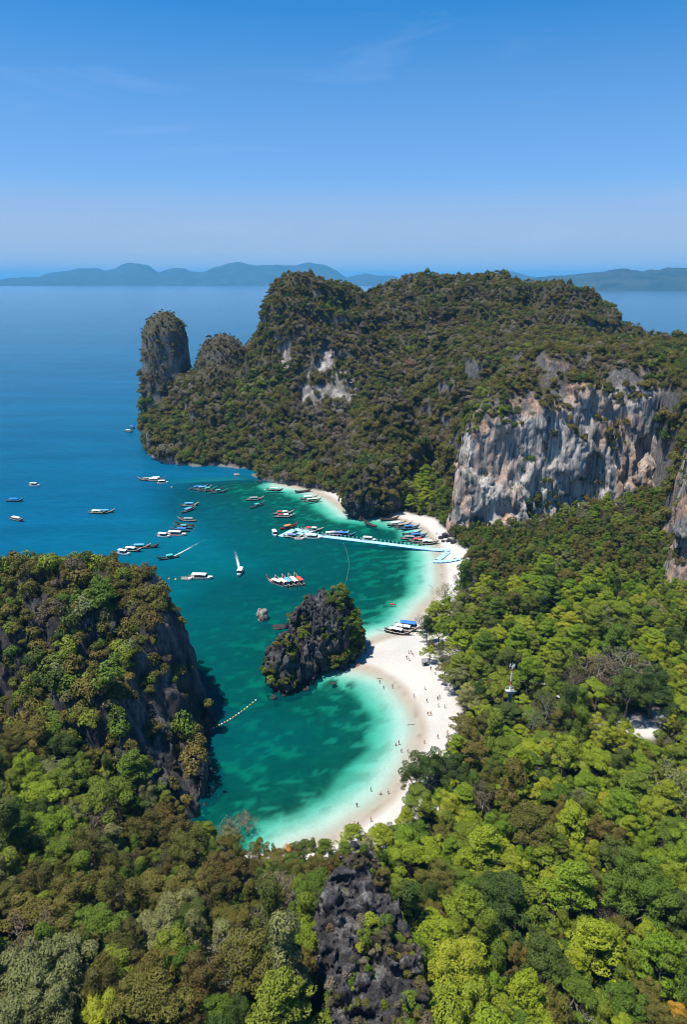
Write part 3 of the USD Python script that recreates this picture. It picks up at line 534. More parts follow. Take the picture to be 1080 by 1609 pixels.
# ------------------------------------------------------------------ plants: materials and models
def leaf_mat(name, a, b, tr=0.20, hue=0.05):
    mat(name, {
        'co': ('geometry', {}), 'n': ('noise_texture', {'scale': 0.55, 'detail': 3.0, 'roughness': 0.7}), 'i': ('object_info', {}), 'n2': ('noise_texture', {'scale': 4.0, 'detail': 1.0}),
        'ad': ('math', {'math_type': 'multiply_add', 'value2': 0.55, 'value3': 0.22}), 'ad2': ('math', {'math_type': 'multiply_add', 'value2': 0.45}),
        'r': ('rgb_ramp', {'ramp': [(0.42, tuple(0.75 * c for c in a)), (0.55, a), (0.72, b), (0.9, tuple(min(1, 1.15 * c) for c in b))]}),
        'hm': ('map_range', {'to_min': 0.5 - hue * 0.5, 'to_max': 0.5 + hue * 0.5}), 'vm': ('map_range', {'to_min': 1.18, 'to_max': 0.80}), 'h': ('hsv', {}),
        'p': ('principled_bsdf', {'roughness': 0.6, 'specular_ior_level': 0.25}), 't': ('translucent_bsdf', {}), 'out': ('mix_closure', {'fac': tr})},
        [('co.position', 'n.vector'), ('co.position', 'n2.vector'), ('n.fac', 'ad.value1'), ('n2.fac', 'ad2.value1'), ('ad.value', 'ad2.value3'), ('ad2.value', 'r.fac'),
         ('i.random', 'hm.value'), ('i.random', 'vm.value'), ('hm.result', 'h.hue'), ('vm.result', 'h.value'), ('r.color', 'h.color'), ('h.color', 'p.base_color'), ('h.color', 't.color'), ('p.BSDF', 'out.closure1'), ('t.BSDF', 'out.closure2')],
        surface='out.closure')
LEAF = {'dark': ((0.024, 0.042, 0.008), (0.066, 0.100, 0.016)), 'mid': ((0.048, 0.084, 0.008), (0.125, 0.178, 0.016)), 'bright': ((0.085, 0.145, 0.008), (0.195, 0.265, 0.014)),
        'lime': ((0.125, 0.175, 0.009), (0.245, 0.285, 0.020)), 'olive': ((0.055, 0.057, 0.011), (0.130, 0.122, 0.021)), 'rust': ((0.044, 0.038, 0.009), (0.094, 0.080, 0.016)),
        'grey': ((0.095, 0.083, 0.056), (0.185, 0.160, 0.112)), 'pale': ((0.085, 0.098, 0.036), (0.185, 0.195, 0.068)), 'orange': ((0.30, 0.145, 0.015), (0.46, 0.26, 0.030)), 'dusk': ((0.060, 0.050, 0.031), (0.125, 0.100, 0.060)), 'dead': ((0.12, 0.066, 0.036), (0.20, 0.12, 0.07))}
for k, (a_, b_) in LEAF.items(): leaf_mat('leaf_' + k, a_, b_)
mat('bark', {'co': ('geometry', {}), 'n': ('noise_texture', {'scale': 2.0, 'detail': 5.0}), 'r': ('rgb_ramp', {'ramp': [(0.3, (0.07, 0.055, 0.042)), (0.7, (0.20, 0.175, 0.145))]}), 'out': ('principled_bsdf', {'roughness': 0.9})},
    [('co.position', 'n.vector'), ('n.fac', 'r.fac'), ('r.color', 'out.base_color')])
mat('pale_bark', {'co': ('geometry', {}), 'n': ('noise_texture', {'scale': 2.0, 'detail': 5.0}), 'r': ('rgb_ramp', {'ramp': [(0.3, (0.22, 0.20, 0.175)), (0.7, (0.40, 0.37, 0.33))]}), 'out': ('principled_bsdf', {'roughness': 0.9})},
    [('co.position', 'n.vector'), ('n.fac', 'r.fac'), ('r.color', 'out.base_color')])

def tube(P, R, sides=5):
    P = np.asarray(P, float); R = np.broadcast_to(R, (len(P),)); t = np.gradient(P, axis=0); t /= np.linalg.norm(t, axis=1, keepdims=True) + 1e-9
    a = np.cross(t, np.where(np.abs(t[:, 2:]) < 0.9, [[0, 0, 1.0]], [[1.0, 0, 0]])); a /= np.linalg.norm(a, axis=1, keepdims=True) + 1e-9; b = np.cross(t, a)
    w = np.arange(sides) * 2 * np.pi / sides
    V = P[:, None] + R[:, None, None] * (np.cos(w)[None, :, None] * a[:, None] + np.sin(w)[None, :, None] * b[:, None])
    i, j = np.meshgrid(np.arange(len(P) - 1), np.arange(sides), indexing='ij')
    F = np.stack([i * sides + j, i * sides + (j + 1) % sides, (i + 1) * sides + (j + 1) % sides, (i + 1) * sides + j], -1).reshape(-1, 4)
    return V.reshape(-1, 3), F
def join(parts):
    V, F, n = [], [], 0
    for v, f in parts: V.append(v); F.append(np.asarray(f) + n); n += len(v)
    return np.vstack(V), np.vstack(F)
def cards(rng, C, N, size, aspect=0.62, tilt=0.40):
    """Leaf sprays: one bent four-cornered blade each, roughly facing N."""
    n = len(C); N = N + tilt * rng.normal(size=(n, 3)); N /= np.linalg.norm(N, axis=1, keepdims=True) + 1e-9
    t = np.cross(N, rng.normal(size=(n, 3))); t /= np.linalg.norm(t, axis=1, keepdims=True) + 1e-9; b = np.cross(N, t)
    L = size * rng.uniform(0.6, 1.35, (n, 1)); W = L * aspect
    V = np.stack([C - t * L * 0.5, C + b * W * 0.5 - 0.12 * L * N, C + t * L * 0.5, C - b * W * 0.5 - 0.12 * L * N], 1).reshape(-1, 3)
    return V, np.arange(4 * n).reshape(-1, 4)
def sphere_pts(rng, n, zmin=-0.30):
    d = rng.normal(size=(int(n * 1.8) + 30, 3)); d /= np.linalg.norm(d, axis=1, keepdims=True); d = d[d[:, 2] > zmin][:n]; return d
def crown_of(rng, lobes, n, size):
    """Leaves on and in a set of lobes (centre, radii); more on the bigger ones."""
    w = np.array([r[0] * r[1] for _, r in lobes]); w = w / w.sum(); C, N = [], []
    for (c, r), k in zip(lobes, w):
        d = sphere_pts(rng, max(8, int(n * k)))
        bump = 1 + 0.22 * (fb(d[:, 0] * 2.2 + c[0], d[:, 1] * 2.2 + c[1], d[:, 2] * 2.2 + c[2], 2, 300) - 0.5) * 2
        rad = bump * np.where(rng.random(len(d)) < 0.82, rng.uniform(0.86, 1.04, len(d)), rng.uniform(0.45, 0.9, len(d)))
        C.append(np.asarray(c) + d * np.asarray(r) * rad[:, None]); N.append(d / np.asarray(r) + np.array([0, 0, 0.05]))
    N = np.vstack(N); N /= np.linalg.norm(N, axis=1, keepdims=True)
    return cards(rng, np.vstack(C), N, size)
def trunk_of(rng, lobes, base_r, fork, sides=6):
    parts = [tube([(0, 0, -0.8), (0.1, 0, fork * 0.5), (0, 0.1, fork)], [base_r * 1.25, base_r, base_r * 0.8], sides)]
    for c, r in lobes:
        c = np.asarray(c, float); mid = np.array([c[0] * 0.45, c[1] * 0.45, fork + (c[2] - fork) * 0.6])
        parts.append(tube([(0, 0, fork - 0.4), mid, c + [0, 0, 0.3 * r[2]]], [base_r * 0.55, base_r * 0.32, base_r * 0.10], 4))
    return join(parts)
def dome_tree(seed, n=9000, R=5.0, H=12.0, size=0.31):
    rng = np.random.default_rng(seed); lobes = [((0, 0, H - 3.4), (2.3, 2.3, 1.9))]; ph = rng.uniform(0, 6.28, 3)
    for k in range(rng.integers(27, 35)):
        a = rng.uniform(0, 6.28); rim = 1 + 0.26 * math.sin(2 * a + ph[0]) + 0.18 * math.sin(3 * a + ph[1]); q = math.sqrt(rng.uniform(0.03, 1.0)); r = rng.uniform(0.55, 1.40) * (1.2 - 0.3 * q)
        z = H - 1.6 - 4.6 * q ** 1.8 + rng.normal() * 0.95
        lobes.append(((R * 0.92 * rim * q * math.cos(a), R * 0.92 * rim * q * math.sin(a), z), (r, r * rng.uniform(0.8, 1.2), r * rng.uniform(0.45, 0.75))))
    return trunk_of(rng, lobes[1:9], 0.28, H * 0.42), crown_of(rng, lobes, n, size)
def tier_tree(seed, n=8500, R=5.2, H=13.0, size=0.35):
    rng = np.random.default_rng(seed); lobes = []
    for t, z in enumerate(np.linspace(H * 0.42, H - 0.8, 5)):
        rr = R * (1.0 - 0.16 * t) * rng.uniform(0.85, 1.1); m = max(4, 10 - t)
        for k in range(m):
            a = 6.28 * k / m + rng.uniform(-0.5, 0.5); q = rng.uniform(0.45, 0.95); r = rng.uniform(0.85, 1.55)
            lobes.append(((rr * q * math.cos(a), rr * q * math.sin(a), z + rng.uniform(-0.7, 0.7)), (r, r * rng.uniform(0.75, 1.2), 0.48)))
    lobes.append(((0, 0, H - 0.4), (1.6, 1.6, 0.9)))
    return trunk_of(rng, lobes[:9], 0.26, H * 0.38), crown_of(rng, lobes, n, size)
def tall_tree(seed, n=5500, R=3.6, H=13.5, size=0.36):
    rng = np.random.default_rng(seed); lobes = []
    for k in range(20):
        u = rng.random(); z = H * (0.32 + 0.64 * u); rr = R * (1.05 - 0.75 * u); a = rng.uniform(0, 6.28); q = rng.uniform(0.2, 0.9); r = rng.uniform(0.9, 1.6)
        lobes.append(((rr * q * math.cos(a), rr * q * math.sin(a), z), (r, r, r * 0.95)))
    return trunk_of(rng, lobes[:7], 0.24, H * 0.35), crown_of(rng, lobes, n, size)
def twig_tree(seed, n=900, R=4.6, H=11.0, size=0.42):
    rng = np.random.default_rng(seed); parts, tips = [], []
    def grow(p, d, L, r, lv):
        d = d / np.linalg.norm(d); q = p + d * L; m = (p + q) / 2 + rng.normal(size=3) * L * 0.09
        parts.append(tube([p, m, q], [r, r * 0.82, r * 0.62], 5 if lv < 2 else 3))
        if lv == 4: tips.append(q); return
        for _ in range(2 if lv else 5):
            grow(q, d * 0.9 + rng.normal(size=3) * (0.62 if lv else 0.75) + np.array([0, 0, 0.16]), L * rng.uniform(0.66, 0.86), r * 0.60, lv + 1)
        if lv in (1, 2): grow(m, d * 0.6 + rng.normal(size=3) * 0.7, L * 0.6, r * 0.45, lv + 1)
    grow(np.array([0, 0, -0.6]), np.array([0.05, 0, 1.0]), H * 0.33, 0.23, 0)
    T = np.array(tips); C = T[rng.integers(0, len(T), n)] + rng.normal(size=(n, 3)) * 0.5
    return join(parts), cards(rng, C, np.tile([0, 0, 0.4], (n, 1)) + 0.4 * rng.normal(size=(n, 3)), size)
def bush(seed, n=620, R=2.6, H=3.4, size=0.50, flat=1.0):
    rng = np.random.default_rng(seed); lobes = [((0, 0, H * 0.5), (R * 0.7, R * 0.7, H * 0.48))]
    for k in range(rng.integers(5, 8)):
        a = rng.uniform(0, 6.28); q = rng.uniform(0.4, 1.0); r = rng.uniform(0.7, 1.25)
        lobes.append(((R * 0.75 * q * math.cos(a), R * 0.75 * q * math.sin(a), H * (0.72 - 0.42 * q) * flat + rng.uniform(-0.2, 0.3)), (r, r, r * 0.8)))
    return trunk_of(rng, lobes[1:4], 0.10, 0.7, 4), crown_of(rng, lobes, n, size)

models = stage.CreateClassPrim('/World/plant_models')
MODEL = {}
def model(key, made, leaf, bark='bark'):
    path = '/World/plant_models/' + key; UsdGeom.Xform.Define(stage, path)
    put(path + '/trunk', *made[0], bark, True); put(path + '/crown', *made[1], leaf, False); MODEL[key] = path
SHAPES = {'dome_a': dome_tree(1), 'dome_b': dome_tree(2, R=5.6, H=11.5), 'dome_c': dome_tree(3, n=10000, size=0.28), 'tier_a': tier_tree(4), 'tier_b': tier_tree(5, H=11.5), 'tall_a': tall_tree(6), 'tall_b': tall_tree(7, R=3.0, H=12.5)}
TWIG = [twig_tree(8), twig_tree(9, n=3000, size=0.36), twig_tree(10, n=150, R=4)]
BUSH = [bush(20), bush(21, R=3.0, H=3.0), bush(22, n=760, R=2.3, H=4.2)]
KINDS = {'dark': ['dome_a', 'dome_c', 'tall_a'], 'mid': ['dome_a', 'dome_b', 'tier_a', 'tall_b'], 'bright': ['tier_a', 'tier_b', 'dome_b', 'dome_c'], 'lime': ['tier_b', 'dome_c', 'dome_b'], 'olive': ['dome_a', 'dome_b', 'dome_c', 'tall_b'],
         'rust': ['dome_c', 'dome_b'], 'pale': ['dome_c', 'dome_b', 'tall_b'], 'orange': ['dome_c']}
for k, sh in KINDS.items():
    for q in sh: model(f'{k}_{q}', SHAPES[q], 'leaf_' + k)
for k, t in (('grey', 1), ('dusk', 1), ('pale', 0), ('grey', 0)): model(f'{k}_twig_{t}', TWIG[t], 'leaf_' + k, 'pale_bark')
model('bare_twig', TWIG[2], 'leaf_grey', 'pale_bark')
for k in ('dark', 'mid', 'olive', 'grey', 'dusk', 'lime', 'pale', 'rust', 'dead', 'bright'):
    for q in range(3): model(f'{k}_bush_{q}', BUSH[q], 'leaf_' + k)
model('orange_bush_0', BUSH[0], 'leaf_orange')

def ensure(key):
    if key not in MODEL: sp, sh = key.split('_', 1); model(key, SHAPES[sh], 'leaf_' + sp)
    return MODEL[key]
def place(name, key, loc, yaw, sc, label, cat, group=None):
    p = fresh(name); x = UsdGeom.Xform.Define(stage, p)
    x.AddTranslateOp().Set(Gf.Vec3d(*map(float, loc))); x.AddRotateZOp().Set(float(yaw)); x.AddScaleOp().Set(Gf.Vec3f(*map(float, np.broadcast_to(sc, 3))))
    x.GetPrim().GetReferences().AddInternalReference(ensure(key)); x.GetPrim().SetInstanceable(True)
    return tag(x.GetPrim(), label, cat, group)
def scatter(name, keys, idx, pos, yaw, scl, label=None, kind='stuff'):
    p = fresh(name); pi = UsdGeom.PointInstancer.Define(stage, p); rel = pi.CreatePrototypesRel()
    for k in keys:
        x = UsdGeom.Xform.Define(stage, f'{p}/{k}'); x.GetPrim().GetReferences().AddInternalReference(ensure(k)); rel.AddTarget(x.GetPath())
    pi.CreateProtoIndicesAttr(Vt.IntArray.FromNumpy(np.asarray(idx, np.int32))); pi.CreatePositionsAttr(Vt.Vec3fArray.FromNumpy(np.asarray(pos, np.float32)))
    pi.CreateScalesAttr(Vt.Vec3fArray.FromNumpy(np.asarray(scl, np.float32)))
    h = np.asarray(yaw) / 2; q = [Gf.Quath(float(math.cos(a)), 0, 0, float(math.sin(a))) for a in h]; pi.CreateOrientationsAttr(Vt.QuathArray(q))
    return tag(pi.GetPrim(), label, kind=kind)

# ------------------------------------------------------------------ forest trees
rng = np.random.default_rng(77)
CRF_W = np.array(CRF)
def clear_of_rock(x, y):
    P = np.stack([x, y], 1)
    return ~((inside(P, CRF_W) & (seg_dist(P, CRF_W, True) > 1.0)) | (inside(P, LMF) & (seg_dist(P, LMF, True) > 2.5)) | (inside(P, FOOT) & (seg_dist(P, FOOT, True) > 2.0)))
def candidates(n, seed, sd, sandmax, up, pad):
    r = np.random.default_rng(seed); x, y = r.uniform(-145, 260, n), r.uniform(45, 470, n); z = ground_z(x, y)
    ok = (ground_sd(x, y) > sd) & (on_ground(sand, x, y) < sandmax); x, y, z = x[ok], y[ok], z[ok]
    p = proj(np.stack([x, y, z + up], 1)); ok = (p[:, 2] > 20) & (p[:, 0] > -pad) & (p[:, 0] < 1080 + pad) & (p[:, 1] < 1609 + 1.3 * pad); x, y, z, p = x[ok], y[ok], z[ok], p[ok]
    ok = inside(np.stack([x, y], 1), LAND) & clear_of_rock(x, y); return x[ok], y[ok], z[ok], p[ok]
TREES = []       # (x, y, z, scale xy, scale z, yaw, key, species)
def hgt(key): return 12.0
def hand(px, py, key, R, sq=1.0, dz=0.0):
    """A tree whose crown shows at px, py; R is its crown radius."""
    k = R / 5.0; h = 9.0 * k * sq; z = 4.0
    for _ in range(8):
        p = at(px, py, z + h); z = float(ground_z(p[0], p[1])) + dz
    TREES.append((p[0], p[1], z - 0.3, k, k * sq, rng.uniform(0, 360), key, key.split('_')[0]))
HAND = [(676, 1203, 'dark_dome_c', 7.0), (712, 1198, 'dark_dome_a', 5.0), (650, 1215, 'dark_dome_a', 4.0), (705, 1262, 'lime_dome_c', 5.0), (735, 1310, 'mid_dome_a', 5.5), (455, 1335, 'orange_dome_c', 2.6), (436, 1345, 'olive_dome_b', 4), (478, 1330, 'dark_dome_a', 4),
        (890, 1176, 'lime_dome_c', 6.5), (860, 1170, 'lime_tier_b', 4.0), (935, 1185, 'bright_dome_b', 6), (712, 1520, 'lime_dome_c', 6.5), (700, 1580, 'lime_dome_b', 6.5), (745, 1555, 'lime_dome_c', 5.0), (690, 1470, 'bright_tier_a', 5),
        (975, 1035, 'grey_twig_1', 9.0), (990, 1075, 'dark_dome_a', 8.0), (1030, 1070, 'dark_dome_c', 8.0), (930, 1040, 'dusk_twig_1', 8.0), (905, 1060, 'dusk_twig_1', 6.0), (962, 1122, 'dark_dome_c', 4.6), (1065, 1095, 'bright_dome_b', 6.0), (1055, 1080, 'lime_tier_b', 4.0),
        (700, 925, 'pale_twig_0', 6.0), (740, 905, 'grey_twig_1', 6.0), (760, 930, 'dusk_twig_1', 6.5), (780, 955, 'mid_tier_a', 6), (720, 955, 'pale_dome_c', 5), (664, 972, 'dusk_twig_1', 4.0), (672, 982, 'dark_tall_a', 4.6), (690, 970, 'bright_dome_b', 3.6), (706, 1022, 'grey_twig_1', 5.0), (676, 1022, 'lime_dome_c', 3.2),
        (700, 1045, 'olive_dome_b', 3.6), (725, 1060, 'pale_dome_c', 5.0), (735, 1090, 'pale_dome_c', 5.0), (728, 1130, 'olive_dome_b', 4.5), (728, 1150, 'olive_dome_c', 4.0),
        (725, 930, 'pale_twig_0', 5.0), (770, 975, 'dark_dome_a', 5.5), (815, 1000, 'bright_tier_a', 6), (860, 985, 'bright_tier_b', 6), (905, 1000, 'bright_tier_a', 6), (880, 960, 'lime_tier_b', 5), (950, 965, 'pale_dome_c', 6), (985, 985, 'dark_dome_a', 6), (1020, 960, 'mid_dome_a', 6), (1060, 1000, 'dark_dome_c', 6),
        (575, 1325, 'grey_twig_0', 4.5), (555, 1312, 'bright_tier_a', 4), (600, 1310, 'bright_tier_b', 5), (640, 1320, 'bright_tier_a', 5), (492, 1322, 'pale_tall_b', 1.7), (506, 1326, 'pale_tall_b', 1.5), (365, 1290, 'grey_twig_0', 3.6), (388, 1283, 'grey_twig_0', 3.4), (350, 1296, 'bare_twig', 3.4),
        (300, 1330, 'olive_dome_c', 6.5), (275, 1305, 'rust_dome_c', 5.5), (335, 1365, 'rust_dome_b', 6.0), (230, 1300, 'rust_dome_c', 5.5), (255, 1270, 'rust_dome_b', 5.0), (290, 1395, 'olive_dome_a', 5.5), (340, 1400, 'rust_dome_c', 5), (430, 1395, 'grey_twig_1', 4.6), (410, 1420, 'dusk_twig_1', 5.0), (450, 1410, 'dusk_twig_1', 4),
        (60, 1240, 'bright_dome_b', 6.0), (25, 1290, 'mid_dome_c', 6.0), (75, 1290, 'bright_dome_b', 5.5), (105, 1215, 'mid_dome_a', 5.5), (140, 1290, 'dusk_twig_1', 5.5), (150, 1250, 'dusk_twig_1', 4.5), (40, 1200, 'bright_dome_c', 5.0), (10, 1185, 'dark_dome_a', 4),
        (45, 1520, 'pale_dome_b', 6.5), (100, 1500, 'pale_dome_b', 5.5), (20, 1580, 'pale_dome_b', 5.0), (75, 1575, 'pale_dome_c', 5.0), (110, 1545, 'pale_dome_b', 4), (30, 1460, 'dusk_twig_1', 5), (232, 1395, 'pale_tall_b', 3.0), (215, 1435, 'bare_twig', 3), (66, 1420, 'lime_dome_c', 3.4), (80, 1440, 'orange_dome_c', 1.6),
        (365, 1480, 'grey_twig_0', 4.6), (350, 1500, 'bare_twig', 4.0), (230, 1460, 'pale_dome_b', 4), (265, 1490, 'mid_dome_a', 4.5), (230, 1560, 'olive_dome_b', 6), (160, 1590, 'lime_dome_c', 4), (320, 1530, 'rust_dome_c', 5), (190, 1480, 'rust_dome_b', 4.5), (60, 1380, 'rust_dome_c', 5), (110, 1400, 'olive_dome_c', 5), (150, 1440, 'mid_dome_b', 5),
        (860, 1500, 'dark_dome_a', 6), (935, 1480, 'bright_tier_a', 6.0), (960, 1470, 'lime_tier_b', 5.0), (1045, 1490, 'bright_tier_b', 6), (1020, 1560, 'olive_dome_b', 4), (1065, 1590, 'orange_dome_c', 3.0), (1040, 1600, 'olive_dome_c', 4), (900, 1390, 'bright_tier_a', 7), (855, 1340, 'lime_tier_b', 4.5), (760, 1330, 'bright_tier_a', 6.5), (790, 1400, 'dark_dome_a', 7), (820, 1410, 'mid_dome_a', 6),
        (960, 1420, 'dusk_twig_1', 4), (965, 1425, 'bare_twig', 4), (1005, 1370, 'mid_dome_c', 7), (1050, 1240, 'lime_tier_b', 5.5), (1055, 1215, 'pale_twig_0', 7), (1020, 1270, 'lime_dome_c', 5), (980, 1270, 'bright_tier_a', 6), (900, 1290, 'bright_tier_a', 6), (1030, 1400, 'mid_dome_a', 7), (1070, 1420, 'dark_dome_a', 6), (905, 1590, 'bare_twig', 4.5), (870, 1590, 'olive_dome_c', 5),
        (760, 1245, 'dusk_twig_1', 5), (775, 1215, 'olive_dome_c', 5), (800, 1170, 'mid_dome_a', 5.5), (840, 1120, 'pale_twig_0', 4), (745, 1170, 'olive_dome_b', 5), (770, 1130, 'olive_dome_c', 5), (780, 1080, 'mid_dome_b', 5.0), (752, 1050, 'mid_tier_a', 5)]
for hnd in HAND: hand(*hnd)
# talus at the foot of the great wall: tall darker trees climb it
SPEC = {'right': (['bright', 'mid', 'dark', 'lime', 'olive', 'pale', 'dusk', 'grey'], [0.34, 0.25, 0.07, 0.15, 0.08, 0.06, 0.03, 0.02]),
        'left': (['olive', 'rust', 'mid', 'dark', 'pale', 'dusk', 'lime', 'bright'], [0.32, 0.08, 0.22, 0.15, 0.08, 0.05, 0.03, 0.07]),
        'talus': (['dark', 'olive', 'mid', 'dusk', 'pale', 'bright'], [0.20, 0.27, 0.30, 0.08, 0.08, 0.07]),
        'gully': (['mid', 'dark', 'pale', 'bright', 'olive'], [0.3, 0.2, 0.2, 0.15, 0.15])}
def zone(x, y):
    if y > 415: return 'gully'
    if y > 300 and x > 60: return 'talus'
    return 'left' if x < 9 + 0.02 * y else 'right'
cell = {}
def near(x, y, r):
    for i in range(int((x - 12) // 6), int((x + 12) // 6) + 1):
        for j in range(int((y - 12) // 6), int((y + 12) // 6) + 1):
            for (a, b, q) in cell.get((i, j), ()):
                if (a - x) ** 2 + (b - y) ** 2 < ((q + r) * 0.54) ** 2: return True
    return False
def mark(x, y, r): cell.setdefault((int(x // 6), int(y // 6)), []).append((x, y, r))
for t in TREES: mark(t[0], t[1], 5.0 * t[3])
MAST = at(800, 1108, 3.0); CLEAR = at(1005, 1146, 3.5)
for x, y, z, p in zip(*candidates(42000, 78, 4, 0.35, 8, 260)):
    if 490 < p[0] < 690 and p[1] > 1380 and y < 100 and p[0] < 560 + 0.55 * (p[1] - 1380) and p[0] > 498: continue
    cl = math.hypot(x - CLEAR[0], y - CLEAR[1])
    if cl < 8.5 or (-15 < y - CLEAR[1] < 0 and abs(x - CLEAR[0]) < 8): continue
    zn = zone(x, y); R = rng.choice([3.0, 3.6, 4.3, 5.2, 6.4]) * rng.uniform(0.9, 1.1) if zn != 'talus' else rng.uniform(2.6, 4.4)
    if y > 300 and p[0] < 735 and p[1] > 800 and zn != 'gully': R = min(R, 2.6)
    if x > 135 and 250 < y < 294: R = min(R, 2.5)
    if y > 335 and x < 125 and zn == 'talus': R = min(R, 2.3)
    if cl < 20 and y < CLEAR[1]: R = min(R, 3.0)
    if y > 112 and -50 < x < 12: R = min(R, 3.0)
    if (zn == 'left' or y < 165) and ground_sd(x, y) < 8 and -20 < x < 22: continue
    if near(x, y, R) or math.hypot(x - MAST[0], y - MAST[1]) < 4.5: continue
    if math.hypot((x - MAST[0]), (y - MAST[1] + 7) * 0.6) < 5: R = min(R, 2.6)
    names, pr = SPEC[zn]; nz = vn(np.array([x / 22]), np.array([y / 22]), np.array([0.0]), 501)[0]
    pr = np.array(pr); sp = names[min(len(names) - 1, int(np.searchsorted(np.cumsum(pr) / pr.sum(), (rng.random() * 0.75 + 0.25 * nz))))]
    keys = [q for q in MODEL if q.startswith(sp + '_') and 'bush' not in q]; key = keys[rng.integers(len(keys))]
    k = R / 5.0; sq = rng.uniform(0.85, 1.2) * (1.0 if k > 0.8 else 1.15)
    if math.hypot(x - MAST[0], (y - MAST[1] + 10) * 0.4) < 8: sq *= 0.55
    k *= 1.06; TREES.append((x, y, z - 0.3, k, k * sq, rng.uniform(0, 360), key, sp)); mark(x, y, R)
# how much of each crown shows: paint crown discs far to near into a small grid
T3 = np.array([(t[0], t[1], t[2] + 8.5 * t[4]) for t in TREES]); TP = proj(T3); TR = 1080 * np.array([5 * t[3] for t in TREES]) / TP[:, 2]
own = np.full((403, 270), -1, int); jj, ii = np.meshgrid(np.arange(270), np.arange(403))
for k in np.argsort(-TP[:, 2]):
    cxp, cyp, rp = TP[k, 0] / 4, TP[k, 1] / 4, TR[k] / 4
    x0, x1, y0, y1 = max(0, int(cxp - rp)), min(270, int(cxp + rp) + 2), max(0, int(cyp - rp)), min(403, int(cyp + rp) + 2)
    if x1 > x0 and y1 > y0: own[y0:y1, x0:x1][(jj[y0:y1, x0:x1] - cxp) ** 2 + (ii[y0:y1, x0:x1] - cyp) ** 2 < rp ** 2] = k
shown = np.bincount(own[own >= 0], minlength=len(TREES))
pick = [k for k in np.argsort(-shown) if shown[k] > 8][:300]
COLOUR = {'dark': 'dark green', 'mid': 'mid-green', 'bright': 'bright green', 'lime': 'yellow-green', 'olive': 'olive', 'rust': 'brown-olive', 'grey': 'grey half-bare', 'pale': 'pale grey-green', 'orange': 'orange-leaved', 'dusk': 'dry brownish', 'bare': 'bare pale-branched', 'dead': 'dead reddish'}
FORM = {'dome': 'round-crowned tree', 'tier': 'tree with layered crown', 'tall': 'tall narrow tree', 'twig': 'open twiggy tree', 'bush': 'bush'}
MARKS = [(800, 1070, 'the white and red mast'), (690, 1180, 'the lower beach'), (690, 1050, 'the beach middle'), (715, 930, 'the pier landing'), (580, 1450, 'the dark rock crag'), (1000, 1140, 'the sandy clearing'), (850, 860, 'the pale cliff foot'), (1045, 900, 'the reddish cliff'),
         (330, 1290, 'the shaded cliff'), (100, 1190, 'the left massif foot'), (60, 1580, 'the lower left corner'), (1040, 1580, 'the lower right corner'), (300, 1580, 'the bottom edge left half'), (820, 1580, 'the bottom edge right half'), (480, 1310, 'the cove behind the crag'), (1070, 1300, 'the low right edge'), (20, 1400, 'the low left edge'),
         (860, 1380, 'the right forest middle'), (200, 1400, 'the left slope middle'), (920, 1000, 'the upper forest middle'), (680, 760, 'the gully beach grove')]
ORD = ['first', 'second', 'third', 'fourth', 'fifth', 'sixth', 'seventh', 'eighth', 'ninth', 'tenth', 'eleventh', 'twelfth', 'thirteenth', 'fourteenth', 'fifteenth', 'sixteenth', 'seventeenth', 'eighteenth', 'nineteenth', 'twentieth']
def where(p):
    d = [math.hypot(p[0] - a, p[1] - b) for a, b, _ in MARKS]; k = int(np.argmin(d)); a, b, n = MARKS[k]
    dx, dy = p[0] - a, p[1] - b
    return (('right of ' if dx > 0 else 'left of ') if abs(dx) > abs(dy) else ('below ' if dy > 0 else 'above ')) + n
def describe(items, where=where):
    """items: (key for the look, projected point) -> labels that single each out."""
    g = {}
    for i, (look, p) in enumerate(items): g.setdefault((look, where(p)), []).append(i)
    out = [None] * len(items)
    for (look, w), L in g.items():
        L.sort(key=lambda i: items[i][1][0])
        for n, i in enumerate(L): out[i] = f'{look} {w}' if len(L) == 1 else f'{look} {w}, {ORD[n]} from left' if n < 20 else f'{look} {w}'
    return out
def on_massif(p): return 'on the left massif, ' + ('top' if p[1] < 925 else 'upper' if p[1] < 1000 else 'middle' if p[1] < 1085 else 'lower') + ' part, ' + ('far left' if p[0] < 60 else 'left' if p[0] < 125 else 'centre' if p[0] < 190 else 'right')
def on_islet(p): return 'on the islet, ' + ('top' if p[1] < 975 else 'middle' if p[1] < 1025 else 'low') + ' part, ' + ('left' if p[0] < 470 else 'centre' if p[0] < 520 else 'right')
def on_crag(p): return 'on the dark crag, ' + ('top' if p[1] < 1430 else 'middle' if p[1] < 1520 else 'low') + ' part, ' + ('left' if p[0] < 550 else 'centre' if p[0] < 610 else 'right')
looks = [COLOUR['bare' if TREES[k][6].startswith('bare') else TREES[k][7]] + ' ' + next(FORM[q] for q in FORM if q in TREES[k][6]) for k in pick]
labels = describe([(l, TP[k]) for l, k in zip(looks, pick)])
NAME = {'dome': 'broadleaf_tree', 'tier': 'layered_tree', 'tall': 'slender_tree', 'twig': 'twiggy_tree'}
for k, lb in zip(pick, labels):
    t = TREES[k]; place(next(NAME[q] for q in NAME if q in t[6]), t[6], t[:3], t[5], (t[3] * 1.1, t[3] * 0.92, t[4]), lb, 'tree', 'trees of the forest behind the beach')
rest = [k for k in range(len(TREES)) if k not in set(pick)]
keys = sorted({TREES[k][6] for k in rest})
scatter('forest', keys, [keys.index(TREES[k][6]) for k in rest], [TREES[k][:3] for k in rest], [math.radians(TREES[k][5]) for k in rest], [(TREES[k][3], TREES[k][3], TREES[k][4]) for k in rest], 'the rest of the forest, smaller and farther trees')
print('trees', len(TREES), 'picked', len(pick))
